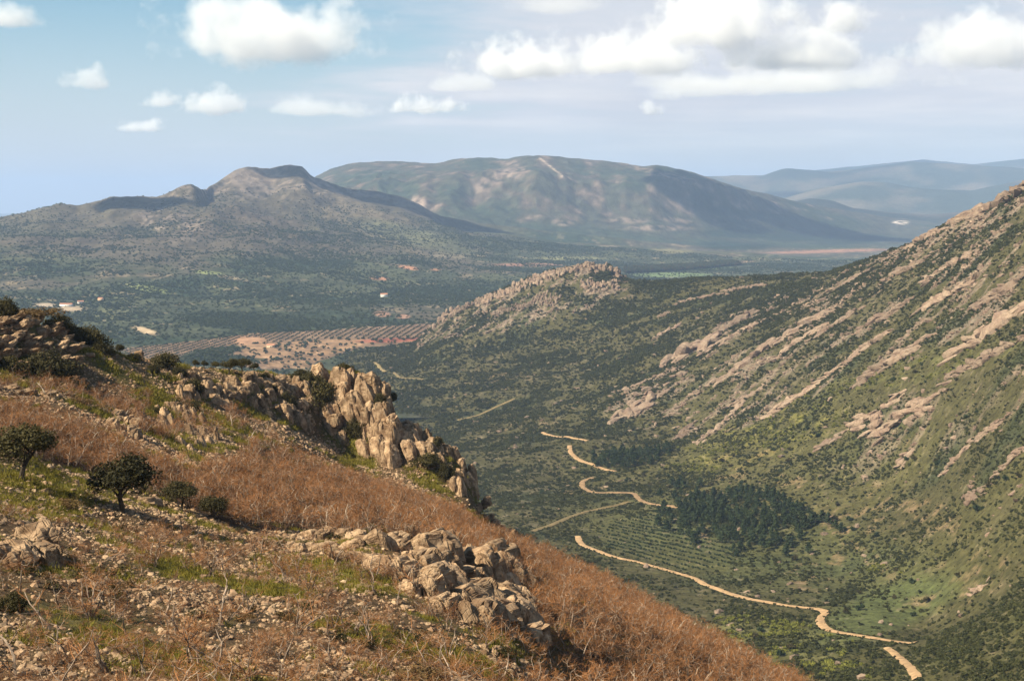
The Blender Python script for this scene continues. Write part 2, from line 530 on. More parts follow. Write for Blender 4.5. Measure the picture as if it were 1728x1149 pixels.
ridge_a = simple_ridge('pine_covered_hills', [(-900, 420), (1200, 385), (1280, 362), (1330, 345), (1365, 336), (1400, 338), (1440, 352), (1500, 360), (1560, 364), (1640, 358), (1728, 350), (2800, 340)], 13500, 51, 22)
ridge_b = simple_ridge('far_hills', [(-900, 420), (1150, 345), (1240, 328), (1320, 337), (1380, 320), (1450, 309), (1500, 311), (1560, 320), (1640, 324), (1700, 312), (1728, 305), (2000, 300), (2800, 320)], 16500, 61, 38)
ridge_c = simple_ridge('distant_range', [(-900, 420), (900, 360), (1100, 318), (1180, 300), (1240, 297), (1290, 298), (1325, 286), (1370, 288), (1400, 292), (1450, 287), (1500, 280), (1540, 276), (1600, 278), (1680, 282), (1728, 285), (2100, 290), (2800, 310)], 20500, 71, 55)
ridge_d = simple_ridge('outermost_range', [(-900, 400), (1000, 360), (1300, 300), (1420, 284), (1560, 272), (1640, 278), (1728, 270), (2100, 280), (2800, 300)], 25500, 81, 60)

# ------------------------------------------------------------------ colours of the ground itself
BRN = (0.06, 0.032, 0.018); GRAV = (0.22, 0.14, 0.078); GRN = (0.115, 0.10, 0.018); OLV = (0.085, 0.072, 0.026)


def colour1(s):
    x, y, px, py = s.x, s.y, s.px, s.py
    c = np.zeros(x.shape + (3,)) + C3(GRAV) * 0.45
    n = fbm(x, y, 9, 5, 101); n2 = fbm(x, y, 3, 4, 102); n3 = fbm(x, y, 22, 3, 103)
    c = lerp(c, (0.095, 0.065, 0.03), sstep(-0.15, 0.25, n2) * 0.7)
    c = lerp(c, OLV, sstep(-0.05, 0.3, n) * 0.8)
    g = sstep(0.02, 0.25, n + 0.5 * n3)
    g = np.maximum(g, blob(px, py, 40, 830, 120, 40, 10) * 0.8)
    g = np.maximum(g, blob(px, py, 860, 1090, 60, 22, 30) * 0.9)
    g = np.maximum(g, blob(px, py, 560, 970, 130, 22, 12) * 0.8)
    g = np.maximum(g, blob(px, py, 330, 590, 130, 22, 8) * 0.35)
    g = np.maximum(g, blob(px, py, 250, 650, 90, 30, 25) * 0.3)
    c = lerp(c, GRN, g * sstep(-0.35, 0.1, n2))
    wood = wood_mask(px, py)
    c = lerp(c, BRN, wood * (0.75 + 0.25 * n2))
    return c * (1 + 0.25 * n2)[..., None]


WOOD = [(-60, 690), (60, 700), (180, 735), (255, 785), (380, 795), (430, 750), (480, 765), (560, 800), (640, 825), (760, 862), (830, 905), (930, 938), (1110, 1030), (1300, 1130), (1420, 1220),
        (980, 1300), (920, 1149), (905, 1060), (860, 985), (760, 930), (640, 905), (540, 900), (400, 890), (300, 850), (150, 800), (60, 775), (-60, 770)]


def wood_mask(px, py):
    m = inpoly(px, py, WOOD).astype(float)
    return m


def colour2(s):
    x, y, px, py, z = s.x, s.y, s.px, s.py, s.z
    r = np.hypot(x, y)
    n = fbm(x, y, 120, 5, 201); n2 = fbm(x + 0.8 * z, y + 0.5 * z, 24, 4, 202); n3 = fbm(x + 0.8 * z, y + 0.5 * z, 9, 3, 203); n4 = fbm(x, y, 420, 3, 204)
    c = np.zeros(x.shape + (3,)) + C3((0.064, 0.056, 0.022))
    c = lerp(c, (0.046, 0.050, 0.022), sstep(0.0, 0.25, n))
    c = lerp(c, (0.105, 0.085, 0.048), sstep(0.05, 0.45, n2 + 0.5 * n4) * 0.75)
    # grass between the shrubs low on the slope
    low = sstep(640, 800, py) * sstep(900, 1000, px)
    c = lerp(c, (0.078, 0.070, 0.024), low * sstep(-0.3, 0.2, n4) * 0.7)
    c = lerp(c, (0.13, 0.115, 0.03), blob(px, py, 1280, 740, 150, 40, -18) * sstep(-0.1, 0.3, n2) * 0.9)
    c = lerp(c, (0.11, 0.11, 0.03), blob(px, py, 1560, 620, 220, 26, -14) * sstep(-0.1, 0.3, n2) * 0.4)
    c = lerp(c, (0.088, 0.092, 0.032), blob(px, py, 1300, 930, 330, 70, 10) * 0.45)
    c = lerp(c, (0.080, 0.092, 0.032), blob(px, py, 1490, 1030, 130, 40, -20) * 0.8)
    c = lerp(c, (0.14, 0.13, 0.045), blob(px, py, 1320, 1080, 130, 30, 8) * sstep(-0.2, 0.3, n2) * 0.7)
    # bare earth and gravel
    for (bx, by, rx, ry, ro) in ((1370, 970, 45, 30, 0), (1210, 895, 60, 18, -20), (1400, 950, 70, 12, -35), (1450, 925, 80, 14, 40), (1540, 860, 110, 30, 20), (1260, 770, 60, 12, -10), (1600, 1010, 80, 16, -8), (840, 640, 60, 16, 0), (870, 720, 70, 20, 0), (1000, 830, 60, 12, 0),
                                 (1330, 810, 50, 14, 10), (1440, 880, 110, 26, 0), (1650, 960, 70, 30, 0), (1500, 720, 60, 20, 30), (1240, 800, 40, 12, -10)):
        c = lerp(c, (0.20, 0.13, 0.07), blob(px, py, bx, by, rx, ry, ro) * sstep(0.0, 0.4, 0.5 * n3 + 0.8 * n2) * 0.6)
    # rock showing in ribs up the slope
    cc, sn = math.cos(R(38)), math.sin(R(38))
    u = x * cc + y * sn; v = -x * sn + y * cc
    rib = fbm(u * 0.22, v, 62, 4, 41, ridged=True)
    brk = fbm(u * 0.5, v, 26, 4, 45)
    zone = np.zeros(x.shape)
    zone = np.maximum(zone, inpoly(px, py, [(1728, 340), (1560, 400), (1400, 470), (1250, 520), (1120, 620), (1010, 690), (1100, 760), (1260, 720), (1420, 660), (1600, 580), (1800, 480), (1800, 320)]).astype(float))
    zone = np.maximum(zone, 0.75 * blob(px, py, 1600, 690, 240, 70, -28))
    zone = np.maximum(zone, 0.3 * blob(px, py, 1680, 860, 120, 60, -20))
    rk = sstep(0.42, 0.66, rib * 0.8 + 0.8 * brk + 0.25 * n) * zone
    kn = inpoly(px, py, [(700, 590), (715, 545), (850, 475), (930, 440), (1060, 430), (1070, 500), (960, 530), (860, 560), (760, 570)]).astype(float)
    rk = np.maximum(rk, kn * sstep(-0.05, 0.3, brk + 0.4 * n3))
    top = inpoly(px, py, [(1400, 470), (1530, 415), (1600, 370), (1740, 300), (1740, 352), (1640, 392), (1540, 425)]).astype(float)
    rk = np.maximum(rk, top * sstep(-0.4, 0.1, brk))
    c = lerp(c, (0.21, 0.155, 0.115), np.clip(rk - 0.22 * (rk > 0) * (1 - kn) * (1 - top), 0, 1) * (0.8 + 0.2 * n3))
    # scattered stones elsewhere
    c = lerp(c, (0.27, 0.20, 0.14), sstep(0.36, 0.5, n3 + 0.35 * n2) * 0.25)
    return c * (1 + 0.14 * n3 + 0.2 * n2)[..., None]


def colour3(s):
    x, y, px, py, z = s.x, s.y, s.px, s.py, s.z
    n = fbm(x, y, 500, 5, 301); n2 = fbm(x, y, 110, 4, 302); n3 = fbm(x, y, 36, 3, 303); n4 = fbm(x, y, 1500, 3, 304)
    c = np.zeros(x.shape + (3,)) + C3((0.048, 0.054, 0.028))
    c = lerp(c, (0.030, 0.045, 0.024), sstep(-0.05, 0.2, n + 0.4 * n2))
    c = lerp(c, (0.075, 0.080, 0.040), sstep(0.0, 0.22, fbm(x, y, 330, 4, 306)) * 0.75)
    c = lerp(c, (0.088, 0.070, 0.050), sstep(0.05, 0.3, n4 - 0.4 * n + 0.3 * n2) * 0.8)
    c = lerp(c, (0.20, 0.15, 0.095), sstep(0.30, 0.42, n2 + 0.5 * n3) * (1 - sstep(-250, -150, z)) * 0.65)
    # heather-brown upper slopes
    up = sstep(-220, -60, z)
    c = lerp(c, (0.085, 0.062, 0.045), up * 0.65)
    c = lerp(c, (0.15, 0.115, 0.07), blob(px, py, 640, 380, 160, 26, 22) * 0.75)
    c = lerp(c, (0.085, 0.105, 0.045), blob(px, py, 700, 400, 110, 16, 15) * 0.5)
    rk = sstep(-10, 60, z) * sstep(-0.2, 0.3, n2 + 0.5 * n3)
    rk = np.maximum(rk, blob(px, py, 285, 375, 55, 30, 20) * sstep(0, 0.3, n3 + n2))
    rk = np.maximum(rk, blob(px, py, 425, 300, 50, 18, 0))
    rk = np.maximum(rk, blob(px, py, 700, 345, 40, 16, 20) * 0.5)
    c = lerp(c, (0.19, 0.145, 0.115), rk * 0.75)
    # wooded hill in the plain and dark pine woods
    for (bx, by, rx, ry, ro) in ((430, 543, 130, 17, 3), (600, 535, 110, 12, 4), (250, 575, 90, 8, 0), (380, 585, 60, 7, 0)):
        c = lerp(c, (0.022, 0.034, 0.017), blob(px, py, bx, by, rx, ry, ro) * 0.9)
    for (bx, by, rx, ry, ro) in ((1240, 400, 60, 7, 0), (1245, 416, 70, 7, 0), (1360, 405, 90, 8, -2), (1470, 400, 90, 8, -4), (1100, 452, 60, 4, -4)):
        c = lerp(c, (0.015, 0.027, 0.018), blob(px, py, bx, by, rx, ry, ro) * sstep(-0.6, -0.1, n2) * 0.95)
    # open pale ground, ploughed fields
    for (bx, by, rx, ry, ro, col) in ((120, 521, 26, 5, 0, (0.33, 0.25, 0.17)), (75, 515, 20, 4, 0, (0.36, 0.28, 0.2)), (245, 558, 22, 5, 15, (0.40, 0.29, 0.18)), (130, 560, 45, 6, 5, (0.17, 0.17, 0.08)),
                                      (190, 530, 34, 9, 0, (0.12, 0.12, 0.06)), (250, 487, 40, 5, 10, (0.16, 0.18, 0.07)), (350, 460, 26, 3, 5, (0.22, 0.24, 0.1)), (395, 470, 30, 3, 10, (0.2, 0.16, 0.1)),
                                      (640, 470, 16, 3, 5, (0.34, 0.17, 0.1)), (690, 452, 18, 3, 8, (0.34, 0.17, 0.1)), (735, 455, 9, 2, 0, (0.34, 0.18, 0.1)), (645, 530, 14, 5, 5, (0.28, 0.16, 0.11)), (680, 534, 12, 4, 0, (0.28, 0.16, 0.11)),
                                      (1130, 424, 36, 4, 0, (0.17, 0.15, 0.08)), (1170, 452, 60, 3, 0, (0.12, 0.17, 0.05)), (1200, 445, 70, 2.2, -3, (0.34, 0.22, 0.15)), (1400, 424, 110, 3.0, -1.5, (0.26, 0.14, 0.09)), (1130, 464, 70, 4, 0, (0.12, 0.16, 0.07)),
                                      (770, 432, 60, 3, 0, (0.2, 0.16, 0.1)), (890, 447, 60, 3, 0, (0.24, 0.13, 0.09)), (960, 436, 60, 3, 0, (0.18, 0.17, 0.08))):
        c = lerp(c, col, blob(px, py, bx, by, rx, ry, ro) * sstep(-0.6, 0.0, n3 + 0.3))
    c = lerp(c, (0.020, 0.034, 0.020), inpoly(px, py, [(1055, 455), (1240, 444), (1250, 448), (1140, 458), (1055, 462)]).astype(float))
    # red-pink earth of the groves and the open oak pasture
    earth = inpoly(px, py, [(205, 588), (330, 575), (430, 562), (560, 556), (720, 546), (760, 560), (715, 578), (600, 590), (520, 615), (470, 625), (300, 610), (230, 606)]).astype(float)
    c = lerp(c, (0.20, 0.122, 0.078), earth * 0.8)
    c = lerp(c, (0.34, 0.19, 0.11), blob(px, py, 420, 576, 32, 9, 5) * 0.9)
    pasture = inpoly(px, py, [(395, 583), (560, 572), (640, 572), (600, 586), (545, 602), (520, 622), (455, 620), (420, 600)]).astype(float)
    c = lerp(c, (0.28, 0.17, 0.095), pasture * sstep(-0.5, 0.1, n3 + 0.25) * 0.9)
    c = lerp(c, (0.28, 0.085, 0.055), blob(px, py, 660, 574, 60, 4, -2) * 0.8)
    c = lerp(c, (0.024, 0.036, 0.018), inpoly(px, py, [(300, 602), (330, 590), (400, 582), (415, 588), (380, 600), (450, 605), (400, 620), (300, 615)]).astype(float) * 0.85)
    return c * np.clip(1 + 0.6 * n3 + 0.4 * n2, 0.3, 2)[..., None]


def colour4(s):
    x, y, px, py, z = s.x, s.y, s.px, s.py, s.z
    n = fbm(x, y, 700, 5, 401); n2 = fbm(x, y, 160, 4, 402); n3 = fbm(x, y, 60, 3, 403)
    c = np.zeros(x.shape + (3,)) + C3((0.055, 0.055, 0.035))
    c = lerp(c, (0.035, 0.047, 0.027), sstep(-0.1, 0.25, n))
    c = lerp(c, (0.085, 0.062, 0.045), sstep(-0.05, 0.3, n2 - 0.3 * n) * sstep(-250, 0, z) * 0.75)
    c = lerp(c, (0.15, 0.11, 0.085), sstep(0.25, 0.5, n2 + 0.3 * n3) * sstep(-220, -60, z) * 0.8)
    for (bx, by, rx, ry, ro) in ((830, 305, 40, 14, -30), (870, 290, 22, 14, 0), (1100, 290, 60, 4, 15), (1160, 305, 40, 3, 20), (715, 345, 26, 12, 20), (1060, 372, 40, 5, 0), (1110, 385, 60, 5, 0), (950, 375, 20, 7, 0), (1140, 372, 40, 4, 10), (1250, 368, 30, 3, 10)):
        c = lerp(c, (0.19, 0.14, 0.11), blob(px, py, bx, by, rx, ry, ro) * sstep(-0.3, 0.2, n3) * 0.8)
    # pine plantations on the lower right flank, in part cloud shadow painted as dark colour
    for (bx, by, rx, ry, ro) in ((1185, 338, 24, 18, 0), (1230, 358, 50, 10, 10), (1240, 395, 60, 8, 2), (1245, 414, 70, 8, 2), (1360, 392, 70, 13, 4), (1350, 400, 80, 8, 0), (1440, 405, 70, 8, -4), (1330, 372, 90, 10, 8)):
        c = lerp(c, (0.015, 0.027, 0.018), blob(px, py, bx, by, rx, ry, ro) * sstep(-0.7, -0.1, n2) * 0.95)
    path = np.minimum(1, np.exp(-((px - (912 + (py - 268) * 1.25)) / 2.2) ** 2)) * (py > 266) * (py < 300)
    c = lerp(c, (0.36, 0.27, 0.2), path * 0.9)
    c = lerp(c, (0.6, 0.5, 0.42), blob(px, py, 1520, 376, 14, 4, 0) * sstep(-0.2, 0.2, n3))
    return c * np.clip(1 + 0.7 * n3 + 0.45 * n2, 0.3, 2)[..., None]


def colour5(s):
    n = fbm(s.x, s.y, 900, 5, 501)
    c = np.zeros(s.x.shape + (3,)) + C3((0.035, 0.045, 0.03))
    c = lerp(c, (0.12, 0.10, 0.07), sstep(-0.1, 0.4, n))
    return c


def colour5a(s):
    c = colour5(s) * 0.6  # whole ridge darkened, shading put into its colour
    c = lerp(c, (0.6, 0.5, 0.42), blob(s.px, s.py, 1520, 374, 14, 4, 0))
    return c


m_near = ground_mat('stony_soil', 1.7, 0.45, 0.8, 2.2, 0.35)
m_mid = ground_mat('scrubby_hillside', 0.16, 0.6, 0.9, 0.22, 3.0)
m_far = ground_mat('distant_land', 0.02, 0.35, 0.7, 0.03, 14.0)
near.build(colour1(near), m_near)
mid.build(colour2(mid), m_mid)
plain.build(colour3(plain), m_far)
centre.build(colour4(centre), m_far)
ridge_a.build(colour5a(ridge_a), m_far)
for rd in (ridge_b, ridge_c, ridge_d):
    rd.build(colour5(rd), m_far)

# ground sheet out to the horizon
a = np.linspace(0, 2 * math.pi, 97)[:-1]
rr = np.array([300.0, 2500, 8000, 16000, 28000, 44000])
co = [(0, 0, -346)] + [(r * math.sin(t), r * math.cos(t), -346) for r in rr for t in a]
fc = []
for k in range(len(rr) - 1):
    for i in range(96):
        i2 = (i + 1) % 96
        fc.append((1 + k * 96 + i, 1 + k * 96 + i2, 1 + (k + 1) * 96 + i2, 1 + (k + 1) * 96 + i))
me = mesh_from('plain', co, [(f[3], f[2], f[1], f[0]) for f in fc])
ca = me.color_attributes.new('tint', 'FLOAT_COLOR', 'POINT')
ca.data.foreach_set('color', np.tile(np.array([0.075, 0.075, 0.045, 1], np.float32), len(co)))
me.materials.append(m_far)
o = bpy.data.objects.new('distant_plain', me); COL.objects.link(o); o['kind'] = 'structure'

# ------------------------------------------------------------------ haze
def box_mesh(name, lo, hi):
    v = [(x, y, z) for x in (lo[0], hi[0]) for y in (lo[1], hi[1]) for z in (lo[2], hi[2])]
    f = [(0, 1, 3, 2), (4, 6, 7, 5), (0, 4, 5, 1), (2, 3, 7, 6), (0, 2, 6, 4), (1, 5, 7, 3)]
    return mesh_from(name, v, f)


hm = bpy.data.materials.new('air'); hm.use_nodes = True
T = NT(hm.node_tree)
pv = T.n('ShaderNodeVolumePrincipled', i_Density=HAZE)
pv.inputs['Color'].default_value = (0.46, 0.63, 0.96, 1)
pv.inputs['Anisotropy'].default_value = 0.0
ho = T.n('ShaderNodeOutputMaterial'); T.l(pv.outputs[0], ho.inputs['Volume'])
hme = box_mesh('haze', (-46000, -46000, -352), (46000, 46000, 730))
hme.materials.append(hm)
ob = bpy.data.objects.new('haze', hme); COL.objects.link(ob); ob['kind'] = 'stuff'
# ------------------------------------------------------------------ clouds: soft volumes of real size and height
def ico(sub):
    import bmesh
    bm = bmesh.new()
    bmesh.ops.create_icosphere(bm, subdivisions=sub, radius=1.0)
    v = np.array([p.co[:] for p in bm.verts]); f = np.array([[q.index for q in t.verts] for t in bm.faces])
    bm.free()
    return v, f


def noise3d(v, f, seed):
    """cheap 3-d noise from three planes"""
    return (perlin(v[:, 0] * f + 3.1, v[:, 1] * f + v[:, 2] * f * 0.7, seed) + perlin(v[:, 1] * f - 7.7, v[:, 2] * f + v[:, 0] * f * 0.6, seed + 1)
            + perlin(v[:, 2] * f + 1.9, v[:, 0] * f - v[:, 1] * f * 0.7, seed + 2)) / 1.6


def cloud_mat(name, rho, feat, ragged, soft=0.16):
    m = bpy.data.materials.new(name); m.use_nodes = True
    T = NT(m.node_tree)
    tc = T.n('ShaderNodeTexCoord'); sp = T.n('ShaderNodeSeparateXYZ'); T.l(tc.outputs['Object'], sp.inputs[0])
    zlow = T.math('MINIMUM', sp.outputs[2], 0.0)
    zhi = T.math('MAXIMUM', sp.outputs[2], 0.0)
    zc = T.math('ADD', T.math('MULTIPLY', zlow, 3.2), zhi)
    cb = T.n('ShaderNodeCombineXYZ'); T.l(sp.outputs[0], cb.inputs[0]); T.l(sp.outputs[1], cb.inputs[1]); T.l(zc, cb.inputs[2])
    ln = T.n('ShaderNodeVectorMath', operation='LENGTH'); T.l(cb.outputs[0], ln.inputs[0])
    shape = T.math('SUBTRACT', 1.0, ln.outputs['Value'])
    g = T.n('ShaderNodeNewGeometry')
    nz = T.n('ShaderNodeTexNoise', i_Scale=1.0 / feat, i_Detail=6.0, i_Roughness=0.6); T.l(g.outputs['Position'], nz.inputs['Vector'])
    d = T.math('ADD', shape, T.math('MULTIPLY', T.math('SUBTRACT', nz.outputs[0], 0.5), ragged))
    den = T.math('MULTIPLY', T.ramp(d, 0.40, 0.40 + soft), rho)
    den = T.math('MULTIPLY', den, T.ramp(shape, 0.0, 0.08))
    pv = T.n('ShaderNodeVolumePrincipled'); T.l(den, pv.inputs['Density'])
    pv.inputs['Color'].default_value = (0.99, 0.98, 0.985, 1); pv.inputs['Anisotropy'].default_value = 0.0
    ho = T.n('ShaderNodeOutputMaterial'); T.l(pv.outputs[0], ho.inputs['Volume'])
    return m


CM = cloud_mat('cumulus', 0.0029, 430.0, 2.1, 0.3)
CM2 = cloud_mat('small_cumulus', 0.0042, 320.0, 2.0, 0.4)
CM3 = cloud_mat('cloud_bank', 0.0016, 900.0, 2.2, 0.4)
CM4 = cloud_mat('shade_cumulus', 0.04, 300.0, 0.5, 0.08)
ICO3 = ico(3)
SPH = {}
for m_ in (CM, CM2, CM3, CM4):
    me_ = mesh_from('cloud', ICO3[0], ICO3[1]); me_.materials.append(m_); SPH[m_.name] = me_


def cloud(px, py, w, h, dist, label, mat=None, depth=1.0):
    """px,py: middle of the flat base in the photo; w,h: size in photo pixels"""
    mat = mat or CM
    a, sl = pix_dir(px, py)
    a = float(a)
    s = dist / FPX
    o = bpy.data.objects.new('cloud', SPH[mat.name]); COL.objects.link(o)
    o.location = (dist * math.sin(a), dist * math.cos(a), float(sl) * dist + 0.1 * h * s)
    o.rotation_euler = (0, 0, -a)
    o.scale = (w * s * 0.76, w * s * 0.56 * depth, h * s * 1.3)
    o['label'] = label; o['category'] = 'cloud'
    return o


cloud(455, 92, 350, 112, 14500, 'large white cumulus cloud with flat grey base over the flat-topped peak')
cloud(145, 146, 92, 42, 17000, 'small grey-white cloud at upper left above the range', CM2)
cloud(272, 177, 70, 32, 22000, 'small round cloud left of its wider neighbour', CM2)
cloud(362, 188, 112, 46, 23000, 'oval white cloud below the large cumulus', CM2)
cloud(243, 219, 76, 24, 30000, 'lowest of the small puffy clouds at left', CM2)
cloud(8, 42, 140, 40, 12500, 'grey-white cloud cut by the left edge of the sky', CM2)
cloud(1660, 102, 230, 100, 15000, 'bright white cumulus at the right edge of the sky')
cloud(890, 126, 230, 66, 17500, 'cream-white cloud at the left end of the long bank', CM2)
cloud(1060, 118, 270, 64, 17500, 'broad cream-white cloud lying low in the left half of the long bank')
cloud(1340, 112, 300, 62, 17000, 'broad cream-white cloud in the right half of the long bank')
cloud(1250, 152, 520, 34, 19500, 'flat grey cloud sheet forming the underside of the long bank', CM3)
cloud(1425, 52, 130, 56, 15500, 'grey cloud at the upper right end of the long bank', CM2)
cloud(1215, 66, 270, 100, 16500, 'tall white cloud head rising from the long bank')
cloud(940, 18, 200, 34, 12500, 'grey flat cloud at the top edge left of the cloud head', CM3)
cloud(545, 192, 190, 34, 26000, 'faint pinkish cloud strip low over the centre left', CM3)
cloud(720, 188, 130, 28, 27000, 'thin bright cloud edge over the saddle of the mountain', CM2)
cloud(780, 150, 130, 26, 22000, 'thin grey cloud shred under the left end of the bank', CM3)
cloud(1400, 150, 200, 46, 24000, 'faint cream cloud below the right end of the bank', CM3)
cloud(1100, 193, 44, 28, 36000, 'tiny cream cloud puff low over the mountain', CM2)


def shade_cloud(terr, px, py, L, Wd, rz, label, up=1550.0):
    """a fair-weather cloud above the frame whose shadow falls on the ground seen at a photo pixel"""
    p = terr.hit(px, py)
    t = (up - p.z) / SUN_TO.z
    o = bpy.data.objects.new('cloud', SPH[CM4.name]); COL.objects.link(o)
    o.location = p + SUN_TO * t
    o.rotation_euler = (0, 0, R(rz)); o.scale = (L * 1.5, Wd * 1.5, 240.0)
    o['label'] = label; o['category'] = 'cloud'


shade_cloud(plain, 600, 330, 440, 170, 10, 'long thin cloud high above the range shading the ridge right of the flat peak')
shade_cloud(plain, 700, 352, 420, 230, 10, 'cloud high above the valley shading the end of the ridge')
shade_cloud(plain, 516, 296, 100, 110, 0, 'small cloud above the frame shading the dark shoulder of the flat peak')
shade_cloud(plain, 225, 347, 260, 190, 0, 'small cloud above the frame shading the crest of the left range')
shade_cloud(centre, 1185, 338, 300, 400, 0, 'cloud above the frame shading the upper right flank of the central mountain')
shade_cloud(centre, 1360, 385, 900, 500, 0, 'wide cloud above the frame shading the low pine woods at right')
# ------------------------------------------------------------------ materials for plants and rocks
def foliage_mat(name, c1, c2, rough=0.8, transl=0.25, nscale=0.8, ow=0.6):
    m = bpy.data.materials.new(name); m.use_nodes = True
    T = NT(m.node_tree)
    oi = T.n('ShaderNodeObjectInfo'); g = T.n('ShaderNodeNewGeometry')
    nz = T.n('ShaderNodeTexNoise', i_Scale=nscale, i_Detail=3.0)
    T.l(g.outputs['Position'], nz.inputs['Vector'])
    f = T.math('ADD', T.math('MULTIPLY', oi.outputs['Random'], ow), T.math('MULTIPLY', nz.outputs[0], 0.5), clamp=True)
    f = T.math('ADD', f, T.math('MULTIPLY', T.math('SUBTRACT', g.outputs['Random Per Island'], 0.5), 0.5), clamp=True)
    c = T.mix(f, c1, c2)
    b = T.n('ShaderNodeBsdfPrincipled', i_Roughness=rough); T.l(c, b.inputs['Base Color'])
    b.inputs['Specular IOR Level'].default_value = 0.25
    o = T.n('ShaderNodeOutputMaterial')
    if transl:
        t = T.n('ShaderNodeBsdfTranslucent'); T.l(c, t.inputs['Color'])
        mx = T.n('ShaderNodeMixShader', i_0=transl)
        T.l(b.outputs[0], mx.inputs[1]); T.l(t.outputs[0], mx.inputs[2]); T.l(mx.outputs[0], o.inputs[0])
    else:
        T.l(b.outputs[0], o.inputs[0])
    return m


def rock_mat(name, sc, pale, mid_, dark, bump=0.6, dist=0.15):
    m = bpy.data.materials.new(name); m.use_nodes = True
    T = NT(m.node_tree)
    g = T.n('ShaderNodeNewGeometry'); oi = T.n('ShaderNodeObjectInfo')
    a = T.n('ShaderNodeTexNoise', i_Scale=sc, i_Detail=9.0, i_Roughness=0.72)
    b_ = T.n('ShaderNodeTexNoise', i_Scale=sc * 0.28, i_Detail=5.0, i_Roughness=0.6)
    v = T.n('ShaderNodeTexVoronoi', feature='DISTANCE_TO_EDGE', i_Scale=sc * 0.6)
    nv = T.n('ShaderNodeMix', data_type='VECTOR'); nv.inputs[0].default_value = 0.12
    T.l(g.outputs['Position'], nv.inputs[4]); T.l(a.outputs['Color'], nv.inputs[5]); T.l(nv.outputs[1], v.inputs['Vector'])
    T.l(g.outputs['Position'], a.inputs['Vector']); T.l(g.outputs['Position'], b_.inputs['Vector'])
    c = T.mix(T.ramp(b_.outputs[0], 0.38, 0.62), pale, mid_)
    c = T.mix(T.ramp(a.outputs[0], 0.54, 0.68), c, dark)
    c = T.mix(T.ramp(v.outputs[0], 0.04, 0.0, 0.0, 0.4), c, (dark[0] * 0.6, dark[1] * 0.6, dark[2] * 0.6))
    c = T.mix(1.0, c, T.ramp(oi.outputs['Random'], 0, 1, 0.72, 1.2, False), 'MULTIPLY')
    p = T.n('ShaderNodeBsdfPrincipled', i_Roughness=0.92); p.inputs['Specular IOR Level'].default_value = 0.2
    T.l(c, p.inputs['Base Color'])
    hgt = T.math('ADD', a.outputs[0], T.math('MULTIPLY', T.ramp(v.outputs[0], 0.0, 0.08), 0.35))
    bp = T.n('ShaderNodeBump', i_Strength=bump, i_Distance=dist)
    T.l(hgt, bp.inputs['Height']); T.l(bp.outputs[0], p.inputs['Normal'])
    o = T.n('ShaderNodeOutputMaterial'); T.l(p.outputs[0], o.inputs[0])
    return m


def plain_mat(name, col, rough=0.8, nscale=3.0, amt=0.25):
    m = bpy.data.materials.new(name); m.use_nodes = True
    T = NT(m.node_tree)
    g = T.n('ShaderNodeNewGeometry'); oi = T.n('ShaderNodeObjectInfo')
    nz = T.n('ShaderNodeTexNoise', i_Scale=nscale, i_Detail=5.0); T.l(g.outputs['Position'], nz.inputs['Vector'])
    c = T.mix(1.0, col, T.ramp(nz.outputs[0], 0.3, 0.7, 1 - amt, 1 + amt, False), 'MULTIPLY')
    c = T.mix(1.0, c, T.ramp(oi.outputs['Random'], 0, 1, 0.75, 1.25, False), 'MULTIPLY')
    p = T.n('ShaderNodeBsdfPrincipled', i_Roughness=rough); p.inputs['Specular IOR Level'].default_value = 0.2
    T.l(c, p.inputs['Base Color'])
    o = T.n('ShaderNodeOutputMaterial'); T.l(p.outputs[0], o.inputs[0])
    return m


M_rock = rock_mat('pale_quartzite', 2.6, (0.38, 0.255, 0.155), (0.19, 0.115, 0.065), (0.055, 0.036, 0.022))
M_stone = rock_mat('scree_stone', 4.0, (0.38, 0.26, 0.16), (0.22, 0.13, 0.075), (0.075, 0.045, 0.026), 0.4, 0.04)
M_rockfar = rock_mat('hillside_quartzite', 0.28, (0.25, 0.18, 0.125), (0.19, 0.125, 0.088), (0.10, 0.072, 0.052), 0.7, 1.2)
M_holm = foliage_mat('evergreen_oak_leaves', (0.022, 0.020, 0.007), (0.075, 0.060, 0.018))
M_scrub = foliage_mat('scrub_leaves', (0.019, 0.024, 0.006), (0.062, 0.062, 0.016), nscale=0.01)
M_scrubfar = foliage_mat('far_tree_leaves', (0.018, 0.030, 0.014), (0.055, 0.068, 0.028), nscale=0.004)
M_pine = foliage_mat('pine_needles', (0.014, 0.025, 0.008), (0.046, 0.062, 0.020), nscale=0.05)
M_bright = foliage_mat('spring_leaves', (0.10, 0.11, 0.02), (0.20, 0.19, 0.035))
M_heath = foliage_mat('brown_heath', (0.08, 0.05, 0.02), (0.16, 0.095, 0.035))
M_grass = foliage_mat('grass_blades', (0.10, 0.09, 0.012), (0.23, 0.185, 0.028), nscale=0.3)
M_twig = foliage_mat('rusty_twigs', (0.075, 0.028, 0.010), (0.34, 0.150, 0.055), transl=0.1, nscale=0.12, ow=0.75)
M_bark = plain_mat('pale_bark', (0.21, 0.155, 0.115), 0.9, 2.0, 0.8)
M_palebark = plain_mat('silvery_bark', (0.36, 0.29, 0.22), 0.9, 2.0, 0.4)
M_darkbark = plain_mat('dark_bark', (0.06, 0.045, 0.03), 0.9, 4.0, 0.4)


